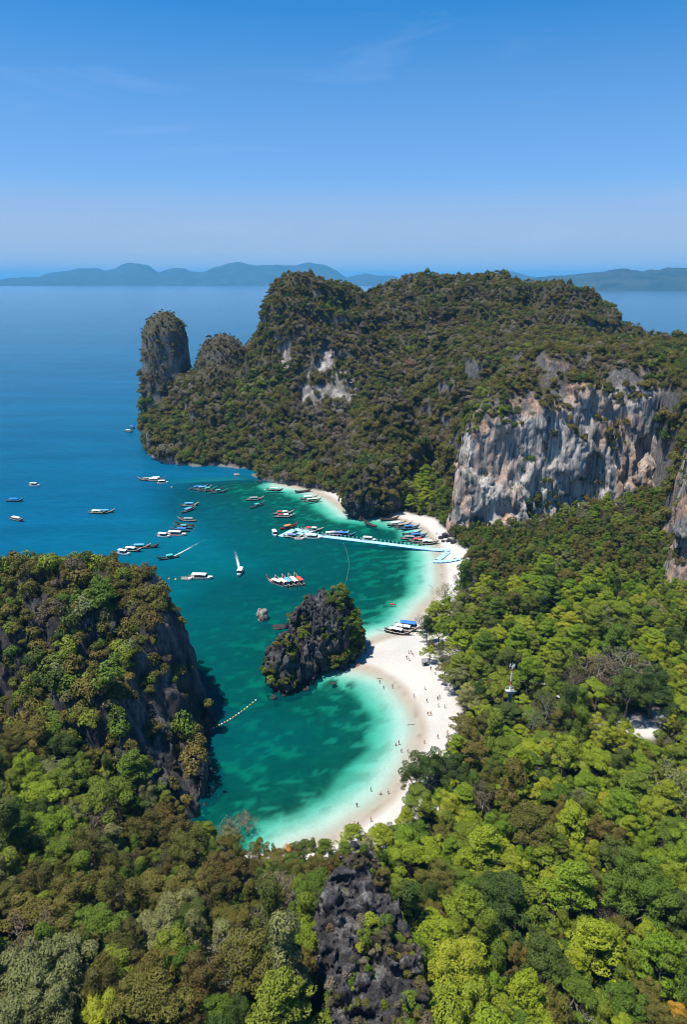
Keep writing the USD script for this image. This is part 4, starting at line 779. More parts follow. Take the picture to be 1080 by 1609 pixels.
# low undergrowth between the trunks
ux, uy, uz, _ = candidates(12000, 79, 3, 0.3, 0, 200); ug = np.stack([ux, uy, uz - 0.2], 1)
keys = ['dark_bush_0', 'mid_bush_1', 'olive_bush_2', 'dusk_bush_0', 'mid_bush_2']
scatter('undergrowth', keys, rng.integers(0, 5, len(ug)), ug, rng.uniform(0, 6.28, len(ug)), np.repeat(rng.uniform(0.5, 0.95, (len(ug), 1)), 3, 1), 'low shrubs under the forest trees')

# ------------------------------------------------------------------ bushes on the rock masses
def on_rock(V, F, N, veg, spacing, seed, lean=0.3, zmin=3.0):
    r = np.random.default_rng(seed); c = V[F].mean(1); fn = N[F].mean(1); w = veg[F].mean(1)
    a = np.linalg.norm(np.cross(V[F[:, 2]] - V[F[:, 0]], V[F[:, 3]] - V[F[:, 1]]), axis=1) * 0.5
    v = c - np.array([0, 0, EYE]); v /= np.linalg.norm(v, axis=1, keepdims=True)
    ok = ((fn * v).sum(1) < 0.35) & (c[:, 2] > zmin); pr = proj(c); ok &= (pr[:, 0] > -220) & (pr[:, 0] < 1300)
    n = int((a * w * ok).sum() / spacing ** 2 * 2.2); p = a * w * ok; p = p / p.sum()
    f = r.choice(len(F), n, p=p); P = c[f] + r.normal(size=(n, 3)) * np.sqrt(a[f])[:, None] * 0.3
    tree = cKDTree(P); keep = np.ones(n, bool)
    for i in range(n):
        if keep[i]:
            for j in tree.query_ball_point(P[i], spacing * 0.62):
                if j > i: keep[j] = False
    return P[keep], fn[f][keep], w[f][keep]
def pick_kind(P, mix, seed, scale=30):
    r = np.random.default_rng(seed); names, pr = mix; cum = np.cumsum(pr) / np.sum(pr)
    nz = fb(P[:, 0] / scale, P[:, 1] / scale, P[:, 2] / scale, 2, 601); nz = np.clip((nz - 0.25) / 0.5, 0, 0.999)
    return [names[min(len(names) - 1, int(np.searchsorted(cum, u)))] for u in 0.5 * r.random(len(P)) + 0.5 * nz]
def cover(name, rock, spacing, size, mix, seed, label, individual=0, zmin=3.0, what=None, cat='bush', group=None, scale=30):
    V, F, N, veg = rock; r = np.random.default_rng(seed)
    P, FN, W = on_rock(V, F, N, veg, spacing, seed, zmin=zmin); kinds = pick_kind(P, mix, seed, scale)
    S = size * np.clip(r.lognormal(-0.08, 0.36, len(P)), 0.42, 2.1)
    if name == 'hillside_bushes' and size > 0.88 and scale == 30: S = S * np.interp(P[:, 2], [0, 30, 110, 150], [1.35, 1.2, 0.88, 0.80]) * np.where((P[:, 0] < -85) & (P[:, 2] > 58), 0.62, 1.0)
    P = P + FN * (S * 0.5)[:, None] * np.array([1, 1, 0.2]) - np.array([0, 0, 1]) * (S * 0.9)[:, None] * np.maximum(0.35, 1 - np.abs(FN[:, 2:]))[:, 0:1] * 0.8
    Kk = [f'{k}_bush_{r.integers(3)}' for k in kinds]; SZ = S[:, None] * np.stack([np.ones(len(S)), np.ones(len(S)), r.uniform(0.8, 1.25, len(S))], 1); Y = r.uniform(0, 6.28, len(P))
    app = S / proj(P)[:, 2] * (1 + 0.6 * (FN[:, 2] > 0.2)); pr = proj(P); app[(pr[:, 0] < 0) | (pr[:, 0] > 1080)] = 0; vv = P - np.array([0, 0, EYE]); app[(vv * FN).sum(1) > 0] = 0
    big = list(np.argsort(-app)[:individual]); small = sorted(set(range(len(P))) - set(big))
    if big:
        for i, lb in zip(big, describe([(COLOUR[kinds[i]] + ' bush', pr[i]) for i in big], what)): place('bush', Kk[i], P[i], math.degrees(Y[i]), SZ[i], lb, cat, group)
    keys = sorted(set(Kk[i] for i in small)); scatter(name, keys, [keys.index(Kk[i]) for i in small], P[small], Y[small], SZ[small], label)
    print(name, len(P))
MIXH = (['dead', 'dusk', 'grey', 'rust', 'olive', 'dark', 'mid', 'pale', 'lime'], [0.035, 0.17, 0.10, 0.10, 0.26, 0.20, 0.08, 0.055, 0.01])
MIXL = (['dusk', 'rust', 'olive', 'mid', 'dark', 'pale', 'lime'], [0.13, 0.13, 0.36, 0.15, 0.13, 0.07, 0.03])
cover('hillside_bushes', ROCKS['limestone_hill'][0], 3.7, 0.92, MIXH, 701, 'dry scrub covering the big limestone hill', zmin=1.2)
cover('hillside_bushes', ROCKS['limestone_cliff'][0], 3.4, 0.82, MIXH, 702, 'scrub on top of the great pale cliff')
cover('hillside_bushes', ROCKS['limestone_hill'][1], 2.7, 0.92, MIXL, 703, 'dense scrub covering the near massif at left', individual=120, what=on_massif, group='bushes on the near left massif', scale=14)
cover('hillside_bushes', ROCKS['limestone_cliff'][1], 2.6, 0.70, MIXH, 707, 'scrub on the reddish cliff at the right edge')
cover('hillside_bushes', ROCKS['sea_stack'][0], 3.6, 0.85, MIXH, 704, 'scrub on the stack at the small beach')

cover('islet_bushes', ISLET, 1.6, 0.46, (['olive', 'mid', 'dark', 'pale', 'lime', 'dusk'], [0.3, 0.22, 0.2, 0.12, 0.06, 0.1]), 705, 'low scrub on the islet', individual=30, zmin=2.0, what=on_islet, group='bushes on the islet', scale=6)
cover('crag_bushes', CRAG, 1.6, 0.34, (['olive', 'dusk', 'mid', 'grey', 'lime', 'pale'], [0.3, 0.2, 0.2, 0.1, 0.08, 0.12]), 706, 'low scrub on the dark crag', individual=30, zmin=20, what=on_crag, group='bushes on the crag', scale=4)
# ------------------------------------------------------------------ paints
def paint(name, col, rough=0.5, metal=0.0, wear=0.25, scale=1.5):
    mat(name, {'co': ('geometry', {}), 'n': ('noise_texture', {'scale': scale, 'detail': 5.0, 'roughness': 0.7}),
               'r': ('rgb_ramp', {'ramp': [(0.35, tuple(c * (1 - wear) for c in col)), (0.6, col)]}), 'out': ('principled_bsdf', {'roughness': rough, 'metallic': metal})},
        [('co.position', 'n.vector'), ('n.fac', 'r.fac'), ('r.color', 'out.base_color')])
for n_, c_, r_ in [('white_paint', (0.74, 0.74, 0.72), 0.4), ('cream_paint', (0.62, 0.58, 0.50), 0.5), ('dark_wood', (0.055, 0.036, 0.026), 0.6), ('brown_wood', (0.085, 0.055, 0.038), 0.6), ('black_paint', (0.022, 0.022, 0.026), 0.5), ('navy_paint', (0.02, 0.045, 0.14), 0.5),
                   ('blue_cloth', (0.03, 0.16, 0.52), 0.8), ('sky_cloth', (0.10, 0.34, 0.62), 0.8), ('teal_paint', (0.05, 0.38, 0.36), 0.6), ('red_cloth', (0.52, 0.07, 0.06), 0.8), ('orange_cloth', (0.62, 0.20, 0.05), 0.8), ('grey_cloth', (0.30, 0.29, 0.28), 0.8), ('white_cloth', (0.76, 0.75, 0.73), 0.8), ('violet_cloth', (0.20, 0.20, 0.48), 0.8),
                   ('glass_dark', (0.02, 0.025, 0.03), 0.15), ('engine_grey', (0.12, 0.12, 0.125), 0.4), ('rope', (0.45, 0.42, 0.36), 0.9), ('yellow_paint', (0.75, 0.50, 0.06), 0.5), ('orange_paint', (0.72, 0.24, 0.05), 0.5), ('red_paint', (0.55, 0.05, 0.04), 0.5),
                   ('deck_blue', (0.36, 0.62, 0.80), 0.6), ('float_blue', (0.02, 0.19, 0.50), 0.5), ('steel', (0.42, 0.43, 0.44), 0.4), ('solar', (0.10, 0.12, 0.17), 0.2), ('concrete', (0.16, 0.165, 0.175), 0.8),
                   ('skin_light', (0.50, 0.32, 0.23), 0.6), ('skin_tan', (0.32, 0.185, 0.12), 0.6), ('hair_dark', (0.02, 0.015, 0.012), 0.6), ('pink_cloth', (0.62, 0.22, 0.24), 0.8), ('green_cloth', (0.07, 0.20, 0.09), 0.8), ('black_cloth', (0.02, 0.02, 0.022), 0.8), ('driftwood', (0.34, 0.25, 0.19), 0.9), ('red_wood', (0.34, 0.13, 0.08), 0.8)]:
    paint(n_, c_, r_)
mat('boulder_rock', {'co': ('geometry', {}), 'n': ('noise_texture', {'scale': 0.9, 'detail': 7.0, 'roughness': 0.7}), 'r': ('rgb_ramp', {'ramp': [(0.3, (0.07, 0.066, 0.064)), (0.55, (0.22, 0.205, 0.19)), (0.75, (0.45, 0.42, 0.39))]}),
                     'b': ('bump', {'strength': 0.7, 'distance': 0.4}), 'out': ('principled_bsdf', {'roughness': 0.9})}, [('co.position', 'n.vector'), ('n.fac', 'r.fac'), ('r.color', 'out.base_color'), ('n.fac', 'b.height'), ('b.normal', 'out.normal')])
mat('foam', {'u': ('attribute', {'attribute': 'fade'}), 'co': ('geometry', {}), 'n': ('noise_texture', {'scale': 0.9, 'detail': 6.0, 'roughness': 0.75}), 'a': ('math', {'math_type': 'add'}), 'k': ('map_range', {'from_min': 0.80, 'from_max': 1.10, 'clamp': True}),
             't': ('transparent_bsdf', {'color': (1, 1, 1)}), 'd': ('diffuse_bsdf', {'color': (0.62, 0.66, 0.66)}), 'out': ('mix_closure', {})},
    [('co.position', 'n.vector'), ('u.fac', 'a.value1'), ('n.fac', 'a.value2'), ('a.value', 'k.value'), ('k.result', 'out.fac'), ('t.BSDF', 'out.closure1'), ('d.BSDF', 'out.closure2')], surface='out.closure')

def boxm(c, s, rz=0.0, rx=0.0, ry=0.0):
    V, F = box((-s[0] / 2, -s[1] / 2, -s[2] / 2), (s[0] / 2, s[1] / 2, s[2] / 2))
    for a, (i, j) in ((rx, (1, 2)), (ry, (2, 0)), (rz, (0, 1))):
        if a: ca, sa = math.cos(a), math.sin(a); V[:, [i, j]] = np.stack([V[:, i] * ca - V[:, j] * sa, V[:, i] * sa + V[:, j] * ca], 1)
    return V + np.asarray(c, float), F
def loft(S):                      # sections (n, m, 3), open strips
    S = np.asarray(S, float); n, m = S.shape[:2]; i, j = np.meshgrid(np.arange(n - 1), np.arange(m - 1), indexing='ij')
    return S.reshape(-1, 3), np.stack([i * m + j, (i + 1) * m + j, (i + 1) * m + j + 1, i * m + j + 1], -1).reshape(-1, 4)
class Kit:                        # a model under a class prim: parts are Mesh children, a sub-part sits under its part
    def __init__(s, root, key): s.p = f'{root}/{key}'; UsdGeom.Xform.Define(stage, s.p); s.used = {}; MODEL[key] = s.p
    def add(s, name, m, material, parent=None, sm=False):
        base = parent or s.p; k = base + '/' + name; n = s.used.get(k, 0); s.used[k] = n + 1
        return str(put(k if n == 0 else f'{k}_{n:03d}', *m, material, sm).GetPath())
stage.CreateClassPrim('/World/boat_models'); stage.CreateClassPrim('/World/people_models')

# ------------------------------------------------------------------ boats
def hull_sections(L, B, rise_bow, rise_stern, free=0.75, draft=0.35, n=22, sharp=0.62):
    out, inn = [], []
    for t in np.linspace(0, 1, n):
        x = (t - 0.5) * L; w = B / 2 * (0.62 + 0.38 * math.sin(min(1, t / 0.5) * math.pi / 2)) * (1 - max(0, (t - sharp) / (1 - sharp)) ** 2.2) + 0.03
        zg = free + rise_bow * max(0, (t - 0.45) / 0.55) ** 2.6 + rise_stern * max(0, (0.25 - t) / 0.25) ** 2; zk = -draft + (free + rise_bow * 0.82 + draft) * max(0, (t - 0.70) / 0.30) ** 2.4 + 0.25 * max(0, (0.15 - t) / 0.15)
        out.append([(x, -w, zg), (x, -w * 0.92, zg * 0.55 + zk * 0.45), (x, -w * 0.55, zk * 0.85 + zg * 0.15), (x, 0, zk), (x, w * 0.55, zk * 0.85 + zg * 0.15), (x, w * 0.92, zg * 0.55 + zk * 0.45), (x, w, zg)])
        fl = min(zg - 0.12, max(0.22, zk + 0.25)); wi = max(w - 0.09, 0.01); inn.append([(x, w, zg), (x, wi, zg), (x, wi * 0.9, fl), (x, -wi * 0.9, fl), (x, -wi, zg), (x, -w, zg)])
    return out, inn
def cap(sec):                     # closes the stern
    V = np.array(sec, float); return V, np.array([[0, 1, 5, 6], [1, 2, 4, 5], [2, 3, 4, 4]])
def curved_roof(x0, x1, w, z, crown=0.16, th=0.06):
    S = [[(x, w * u, z + crown * (1 - u * u) + d) for u in np.linspace(-1, 1, 7)] for x, d in ((x0, 0), ((x0 + x1) / 2, 0.05), (x1, 0))]
    a = loft(S); S2 = [[(p[0], p[1], p[2] - th) for p in q] for q in S]; b = loft([r[::-1] for r in S2])
    return join([a, b])
def longtail(key, hull, trim, roofs, L=11.0, B=2.0, ribbon='red_cloth'):
    """roofs: (from, to, material) along the hull in metres from the middle."""
    k = Kit('/World/boat_models', key); o, i = hull_sections(L, B, 1.75, 0.25)
    h = k.add('hull', join([loft(o), cap(o[0])]), hull, sm=False); k.add('deck', loft(i), 'brown_wood')
    k.add('rail', join([tube([s[0] for s in o], 0.07, 4), tube([s[-1] for s in o], 0.07, 4)]), trim, h)
    tip = np.array(o[-1][3]); pr = k.add('prow', tube([tip - [0.25, 0, 0.2], tip + [0.10, 0, 0.45], tip + [0.22, 0, 0.95]], [0.13, 0.10, 0.06], 5), hull)
    k.add('ribbon', tube([tip + [0.05, 0, 0.30], tip + [0.16, 0, 0.62]], [0.20, 0.15], 6), ribbon, pr)
    for a, b, m in roofs:
        k.add('canopy', curved_roof(a, b, B * 0.52, 2.05), m)
        for x in (a + 0.15, b - 0.15):
            for y in (-1, 1): k.add('post', tube([(x, y * B * 0.44, 0.6), (x, y * B * 0.44, 2.06)], 0.04, 4), 'white_paint')
    for x in (-2.2, -0.8, 0.6, 2.0): k.add('bench', boxm((x, 0, 0.62), (0.32, B * 0.86, 0.06)), 'brown_wood')
    e = k.add('engine', boxm((-L / 2 + 0.5, 0, 1.15), (0.95, 0.5, 0.5)), 'engine_grey'); k.add('shaft', tube([(-L / 2 + 0.3, 0, 1.0), (-L / 2 - 2.6, 0.5, -0.15)], 0.05, 4), 'engine_grey', e)
def speedboat(key, stripe='navy_paint', L=11.5, B=3.0, roof='white_paint', n_eng=3, cabin=True):
    k = Kit('/World/boat_models', key); o, i = hull_sections(L, B, 0.55, 0.0, free=1.0, draft=0.4, sharp=0.45)
    h = k.add('hull', join([loft(o), cap(o[0])]), 'white_paint'); k.add('deck', loft(i), 'cream_paint')
    k.add('stripe', join([tube([(s[1][0], s[1][1] * 1.01, s[1][2] + 0.15) for s in o[:-1]], 0.10, 4), tube([(s[5][0], s[5][1] * 1.01, s[5][2] + 0.15) for s in o[:-1]], 0.10, 4)]), stripe, h)
    k.add('foredeck', loft([[(x, -w, z), (x, 0, z + 0.14), (x, w, z)] for x, w, z in ((L * 0.16, B * 0.42, 1.06), (L * 0.30, B * 0.36, 1.16), (L * 0.44, B * 0.14, 1.42))]), 'white_paint')
    if cabin:
        r = k.add('canopy', curved_roof(-L * 0.38, L * 0.20, B * 0.46, 2.35, 0.22, 0.10), roof)
        k.add('windscreen', loft([[(L * 0.24, -B * 0.40, 1.15), (L * 0.27, 0, 1.2), (L * 0.24, B * 0.40, 1.15)], [(L * 0.17, -B * 0.38, 2.3), (L * 0.19, 0, 2.42), (L * 0.17, B * 0.38, 2.3)]]), 'glass_dark')
        for y in (-1, 1): k.add('side_window', boxm((-L * 0.03, y * B * 0.44, 1.75), (L * 0.38, 0.05, 0.55)), 'glass_dark')
        for x in (-L * 0.36, -L * 0.1):
            for y in (-1, 1): k.add('post', tube([(x, y * B * 0.42, 0.95), (x, y * B * 0.42, 2.38)], 0.05, 4), 'white_paint')
    for x in (-3.2, -1.8, -0.4): k.add('bench', boxm((x * L / 11.5, 0, 0.75), (0.4, B * 0.7, 0.4)), 'grey_cloth')
    for q in np.linspace(-1, 1, n_eng) * 0.7 * (n_eng > 1): k.add('outboard', join([boxm((-L / 2 - 0.3, q, 1.0), (0.55, 0.42, 0.6)), boxm((-L / 2 - 0.25, q, 0.3), (0.2, 0.16, 1.0))]), 'engine_grey')
speedboat('speedboat_navy'); speedboat('speedboat_red', 'red_paint'); speedboat('speedboat_teal', 'teal_paint', L=10.5); speedboat('speedboat_small', 'sky_cloth', L=8.0, B=2.4, n_eng=2); speedboat('speedboat_blue_roof', 'navy_paint', L=10.5, roof='blue_cloth'); speedboat('dinghy', 'grey_cloth', L=5.5, B=1.9, n_eng=1, cabin=False)
longtail('longtail_white', 'dark_wood', 'cream_paint', [(-3.4, 1.6, 'white_cloth')]); longtail('longtail_two_white', 'brown_wood', 'cream_paint', [(-3.6, -0.8, 'white_cloth'), (-0.5, 2.2, 'white_cloth')]); longtail('longtail_blue', 'black_paint', 'sky_cloth', [(-3.4, 1.6, 'blue_cloth')]); longtail('longtail_sky', 'black_paint', 'cream_paint', [(-3.2, 1.8, 'sky_cloth')])
longtail('longtail_bare', 'black_paint', 'brown_wood', []); longtail('longtail_teal', 'black_paint', 'teal_paint', [(-2.4, 0.8, 'teal_paint')]); longtail('longtail_grey', 'brown_wood', 'cream_paint', [(-3.4, 1.6, 'grey_cloth')]); longtail('longtail_red', 'dark_wood', 'cream_paint', [(-3.4, 1.4, 'red_cloth')]); longtail('longtail_red_white', 'dark_wood', 'white_paint', [(-3.8, -1.0, 'red_cloth'), (-0.7, 2.0, 'white_cloth')], L=12)
longtail('longtail_orange', 'brown_wood', 'red_paint', [(-3.0, 1.0, 'orange_cloth')]); longtail('longtail_violet', 'dark_wood', 'white_paint', [(-3.4, 1.6, 'violet_cloth')]); longtail('longtail_white_hull', 'white_paint', 'brown_wood', [(-3.4, 1.8, 'white_cloth')])
BOATS = [
    # open water on the left
    ('speedboat_small', 55, 764, -5, 'small white speedboat alone at far left, uppermost of the three there'), ('longtail_blue', 24, 788, 0, 'longtail boat under bright blue tarps near the left edge'), ('longtail_two_white', 27, 818, -28, 'longtail boat with two white canopies near the left edge, below the blue one'),
    ('longtail_white', 154, 807, -8, 'white-canopied longtail tied to a blue one, alone left of the bay'), ('longtail_sky', 166, 806, 8, 'pale blue canopied longtail tied to a white one, alone left of the bay'),
    ('longtail_white', 203, 679, -35, 'white-canopied longtail just off the headland tip'), ('longtail_blue', 208, 673, -50, 'dark blue canopied longtail just off the headland tip, farther one'), ('longtail_blue', 143, 879, 10, 'blue-canopied boat half hidden behind the near left massif top'),
    # raft below the headland
    ('longtail_grey', 229, 755, 175, 'grey-canopied longtail at left end of the raft below the headland'), ('longtail_two_white', 240, 756, 178, 'longtail with two white canopies in the middle of the raft below the headland'), ('longtail_white_hull', 247, 754, 10, 'white-hulled longtail at the back of the raft below the headland'), ('speedboat_small', 256, 760, 8, 'small white speedboat at right front of the raft below the headland'),
    # slanted raft near the rocky shore
    ('longtail_blue', 313, 768, 22, 'blue-canopied longtail at left end of the slanted raft near the rocky shore'), ('longtail_sky', 320, 769, 20, 'pale blue canopied longtail, second in the slanted raft near the rocky shore'), ('longtail_teal', 328, 771, 20, 'teal-canopied longtail in the middle of the slanted raft near the rocky shore'), ('longtail_bare', 337, 772, 18, 'uncovered black longtail, fourth in the slanted raft near the rocky shore'), ('longtail_teal', 345, 774, 16, 'teal-canopied longtail at right end of the slanted raft near the rocky shore'),
    # the chain of moored boats
    ('longtail_sky', 299, 795, 4, 'black longtail with pale blue canopy, uppermost of the moored chain'), ('longtail_sky', 297, 803, 55, 'longtail turned bow away from us, second in the moored chain'), ('longtail_grey', 294, 819, 172, 'grey-canopied longtail third down in the moored chain'), ('longtail_bare', 290, 826, 170, 'uncovered dark longtail fourth down in the moored chain'), ('longtail_teal', 287, 830, 168, 'teal-canopied longtail fifth down in the moored chain'), ('longtail_blue', 283, 835, 174, 'blue-canopied longtail just above the red-striped speedboat'),
    ('speedboat_red', 278, 841, -6, 'large white speedboat with red stripe at the lower end of the moored chain'), ('speedboat_small', 258, 844, -14, 'small white speedboat at the very end of the moored chain'),
    # raft left of the moving boat
    ('speedboat_small', 195, 871, -20, 'small white speedboat at left end of the raft above the near massif'), ('longtail_white', 208, 866, -14, 'white-canopied longtail second in the raft above the near massif'), ('longtail_sky', 221, 861, 4, 'pale blue canopied longtail in the raft above the near massif'), ('longtail_bare', 234, 861, 10, 'uncovered dark longtail at right end of the raft above the near massif'),
    ('longtail_teal', 264, 878, 205, 'small longtail under way, trailing a long white wake'), ('speedboat_navy', 317, 909, -6, 'long white speedboat in the middle of the bay beside a small dinghy'), ('dinghy', 294, 911, -12, 'small white dinghy off the stern of the long white speedboat'), ('speedboat_small', 377, 902, 266, 'white speedboat heading towards us with a faint wake'),
    # bay towards the rocky shore
    ('longtail_grey', 401, 786, 12, 'grey-canopied longtail in the bay, above a small teal-striped one'), ('longtail_teal', 405, 796, 48, 'short-looking teal longtail turned away, below a grey-canopied one'), ('longtail_white', 433, 771, -10, 'white-canopied longtail near the rocky shore, left of the small beach'), ('longtail_bare', 477, 773, 10, 'uncovered black longtail at the left end of the small pocket beach'), ('longtail_white', 486, 784, 12, 'white-canopied longtail off the pocket beach, rear one of two'), ('longtail_two_white', 492, 788, 14, 'longtail with two white canopies off the pocket beach, front one of two'),
    ('longtail_red_white', 446, 808, 8, 'red and white canopied longtail, rear one of two rafted above the pier head'), ('longtail_red_white', 448, 813, 6, 'red and white canopied longtail, front one of two rafted above the pier head'),
    # round the pier
    ('speedboat_small', 432, 841, 285, 'white speedboat moored at the left tip of the blue pier'), ('longtail_orange', 454, 830, 35, 'orange-canopied longtail behind the head of the blue pier'), ('longtail_violet', 461, 845, -12, 'violet-canopied longtail in the notch of the pier head'), ('dinghy', 471, 848, -4, 'white dinghy in front of the pier head'), ('longtail_red_white', 492, 834, -10, 'red and white longtail moored behind the pier head'), ('speedboat_teal', 492, 846, -10, 'white speedboat with teal stripe in front of the pier head'),
    ('longtail_white', 522, 841, 12, 'white-canopied longtail behind the pier, leftmost of three'), ('longtail_violet', 533, 841, 8, 'violet-canopied longtail behind the pier, middle one of three'), ('longtail_blue', 543, 842, -8, 'blue-canopied longtail behind the pier, rightmost of three'), ('speedboat_small', 580, 850, -8, 'white speedboat alone behind the middle of the pier'),
    # the raft of five
    ('longtail_white_hull', 433, 917, 140, 'white-hulled longtail at left end of the raft of five in mid-bay'), ('longtail_white', 443, 917, 128, 'white-canopied longtail second in the raft of five in mid-bay'), ('longtail_sky', 452, 916, 122, 'pale blue canopied longtail in the middle of the raft of five in mid-bay'), ('longtail_two_white', 461, 915, 118, 'longtail with two white canopies fourth in the raft of five in mid-bay'), ('longtail_red', 470, 914, 116, 'red-canopied longtail at right end of the raft of five in mid-bay'),
    # the far beach
    ('longtail_bare', 613, 817, 8, 'uncovered black longtail nearest the rock stack at the far beach'), ('longtail_bare', 581, 825, 130, 'uncovered longtail in front of the rock stack'), ('longtail_white', 624, 825, 14, 'white-canopied longtail at left end of the far beach row'), ('longtail_grey', 634, 828, 24, 'grey-canopied longtail second in the far beach row'), ('longtail_blue', 645, 831, 14, 'blue-canopied longtail third in the far beach row'), ('longtail_teal', 648, 840, 12, 'teal-canopied longtail in the middle of the far beach row'), ('longtail_blue', 656, 844, 6, 'blue-canopied longtail below a teal one at the far beach'),
    ('longtail_grey', 646, 848, -6, 'grey-canopied longtail just above the pier at the far beach'), ('longtail_red', 660, 852, -4, 'red-canopied longtail just above the pier at the far beach'), ('longtail_white', 674, 855, 4, 'white-canopied longtail nearest the sand just above the pier'),
    # the middle beach
    ('longtail_white', 626, 996, -22, 'white-canopied longtail run up at the middle beach, nearest us'), ('longtail_two_white', 636, 991, -16, 'longtail with two white canopies at the middle beach'), ('speedboat_blue_roof', 645, 987, -12, 'speedboat with blue roof at the middle beach, by the dark trees')]
for key, px, py, hd, label in BOATS:
    p = at(px, py, 0.0); g = float(ground_z(p[0], p[1])) if gx[0] < p[0] < gx[-1] and gy[0] < p[1] < gy[-1] else -9
    place('longtail_boat' if key.startswith('long') else 'dinghy' if key == 'dinghy' else 'speedboat', key, (p[0], p[1], max(0.0, g + 0.33)), hd, 1.12, label, 'boat', 'boats moored in the bay')

# ------------------------------------------------------------------ the floating pier
pier = UsdGeom.Xform.Define(stage, '/World/floating_pier').GetPrim()
tag(pier, 'light blue floating pier of plastic floats with white rail posts', 'pier')
def pier_run(a, b, w, posts=0, gap=0.06):
    A, B = at(*a), at(*b); A[2] = B[2] = 0; L = np.linalg.norm(B - A); n = max(1, int(round(L / 2.4))); u = (B - A) / L; ang = math.atan2(u[1], u[0]); nrm = np.array([-u[1], u[0], 0])
    for i in range(n):
        c = A + u * L * (i + 0.5) / n; z = max(0.0, float(ground_z(c[0], c[1])) + 0.15)
        s = str(put(fresh('deck_section', '/World/floating_pier'), *join([boxm((c[0], c[1], z + 0.47), (L / n - gap, w, 0.10), ang)] + [boxm(tuple(c[:2] + nrm[:2] * q) + (z + 0.535,), (L / n - gap, 0.06, 0.03), ang) for q in np.linspace(-w / 2 + 0.3, w / 2 - 0.3, 5)]), 'deck_blue', False).GetPath())
        put(s + '/float', *join([boxm(tuple(c[:2] + nrm[:2] * q + u[:2] * r * L / n) + (z + 0.12,), (L / n * 0.42, w * 0.30, 0.58), ang) for q in (-w * 0.33, 0, w * 0.33) for r in (-0.25, 0.25)]), 'float_blue', False)
        if posts:
            q = c + nrm * (w / 2 - 0.12); put(fresh('rail_post', '/World/floating_pier'), *join([tube([(q[0], q[1], z + 0.5), (q[0], q[1], z + 1.85)], 0.13, 6), boxm((q[0], q[1], z + 1.88), (0.36, 0.36, 0.14), ang)]), 'white_paint', False)
            q = c - nrm * (w / 2 - 0.12)
            if i % 3 == 0: put(fresh('bollard', '/World/floating_pier'), *tube([(q[0], q[1], z + 0.5), (q[0], q[1], z + 0.95)], 0.11, 6), 'float_blue', False)
pier_run((478, 840), (698, 866.5), 3.8, 1); pier_run((441, 844), (463, 833), 4.0); pier_run((463, 832.5), (490, 838), 4.2, 1); pier_run((468, 838), (480, 841.5), 3.0)
pier_run((699, 866.6), (707, 867.5), 3.8); pier_run((704, 870), (688, 880.5), 3.4); pier_run((681, 883), (724, 885), 3.0)

# ------------------------------------------------------------------ wakes, floats and lines
def wake(pts, w0, w1, label):
    P = np.array([at(*p) for p in pts]); t = np.linspace(0, 1, 40); x = np.interp(t, np.linspace(0, 1, len(P)), P[:, 0]); y = np.interp(t, np.linspace(0, 1, len(P)), P[:, 1])
    d = np.stack([np.gradient(x), np.gradient(y)], 1); d /= np.linalg.norm(d, axis=1, keepdims=True); nr = np.stack([-d[:, 1], d[:, 0]], 1); U = np.linspace(-1, 1, 7)
    S = [[(x[i] + nr[i, 0] * u * (w0 + (w1 - w0) * t[i]), y[i] + nr[i, 1] * u * (w0 + (w1 - w0) * t[i]), 0.02) for u in U] for i in range(40)]
    f = np.array([[(1 - 0.75 * t[i] ** 0.8) * (1 - abs(u) ** 1.6) * 0.78 for u in U] for i in range(40)])
    tag(put(fresh('boat_wake'), *loft(S), 'foam', False, fade=f.ravel()), label, 'wake')
wake([(268, 876), (285, 868), (305, 857), (328, 845)], 0.6, 2.2, 'long white wake behind the small longtail under way')
wake([(376, 894), (374, 884), (371, 872), (366, 862)], 0.8, 2.4, 'faint wake behind the white speedboat heading towards us')
def ball(c, r, n=6):
    m = trimesh.creation.icosphere(1, r); return np.array(m.vertices) + c, np.array(m.faces)
bl = UsdGeom.Xform.Define(stage, '/World/buoy_line').GetPrim(); tag(bl, 'line of yellow and white floats strung across the near cove', 'buoy line')
BP = [at(331 + (402 - 331) * t, 1146 + (1100 - 1146) * t + 4 * math.sin(3.1 * t)) for t in np.linspace(0, 1, 17)]
put('/World/buoy_line/rope', *tube([(p[0], p[1], 0.03) for p in BP], 0.04, 4), 'rope', False)
for i, p in enumerate(BP): put(fresh('float', '/World/buoy_line'), *ball((p[0], p[1], 0.1), 0.30), ['yellow_paint', 'white_paint', 'orange_paint'][i % 3], False)
ml = UsdGeom.Xform.Define(stage, '/World/float_line').GetPrim(); tag(ml, 'thin pale float line curving from the pier towards the islet', 'float line')
LP = [at(x, y) for x, y in [(540, 854), (545, 866), (548, 880), (548, 895), (545, 910), (540, 922), (534, 932)]]
put('/World/float_line/rope', *tube([(p[0], p[1], 0.04) for p in LP], 0.022, 4), 'rope', False)
for i, p in enumerate(LP): put(fresh('float', '/World/float_line'), *ball((p[0], p[1], 0.08), 0.15), 'rope', False)
for (px, py, m, label) in [(266, 910, 'orange_paint', 'orange buoy left of the small white dinghy'), (276, 911, 'yellow_paint', 'small yellow buoy between the orange one and the dinghy'), (416, 770, 'white_paint', 'white buoy left of the longtail near the rocky shore'), (270, 766, 'yellow_paint', 'tiny yellow buoy right of the raft below the headland')]:
    p = at(px, py); x = UsdGeom.Xform.Define(stage, fresh('buoy')); x.AddTranslateOp().Set(Gf.Vec3d(float(p[0]), float(p[1]), 0.2)); tag(x.GetPrim(), label, 'buoy')
    q = str(x.GetPath()); put(q + '/float', *ball((0, 0, 0), 0.55), m, True); put(q + '/top_ring', *tube([(0, 0, 0.45), (0, 0, 0.85)], 0.10, 6), 'steel', False)
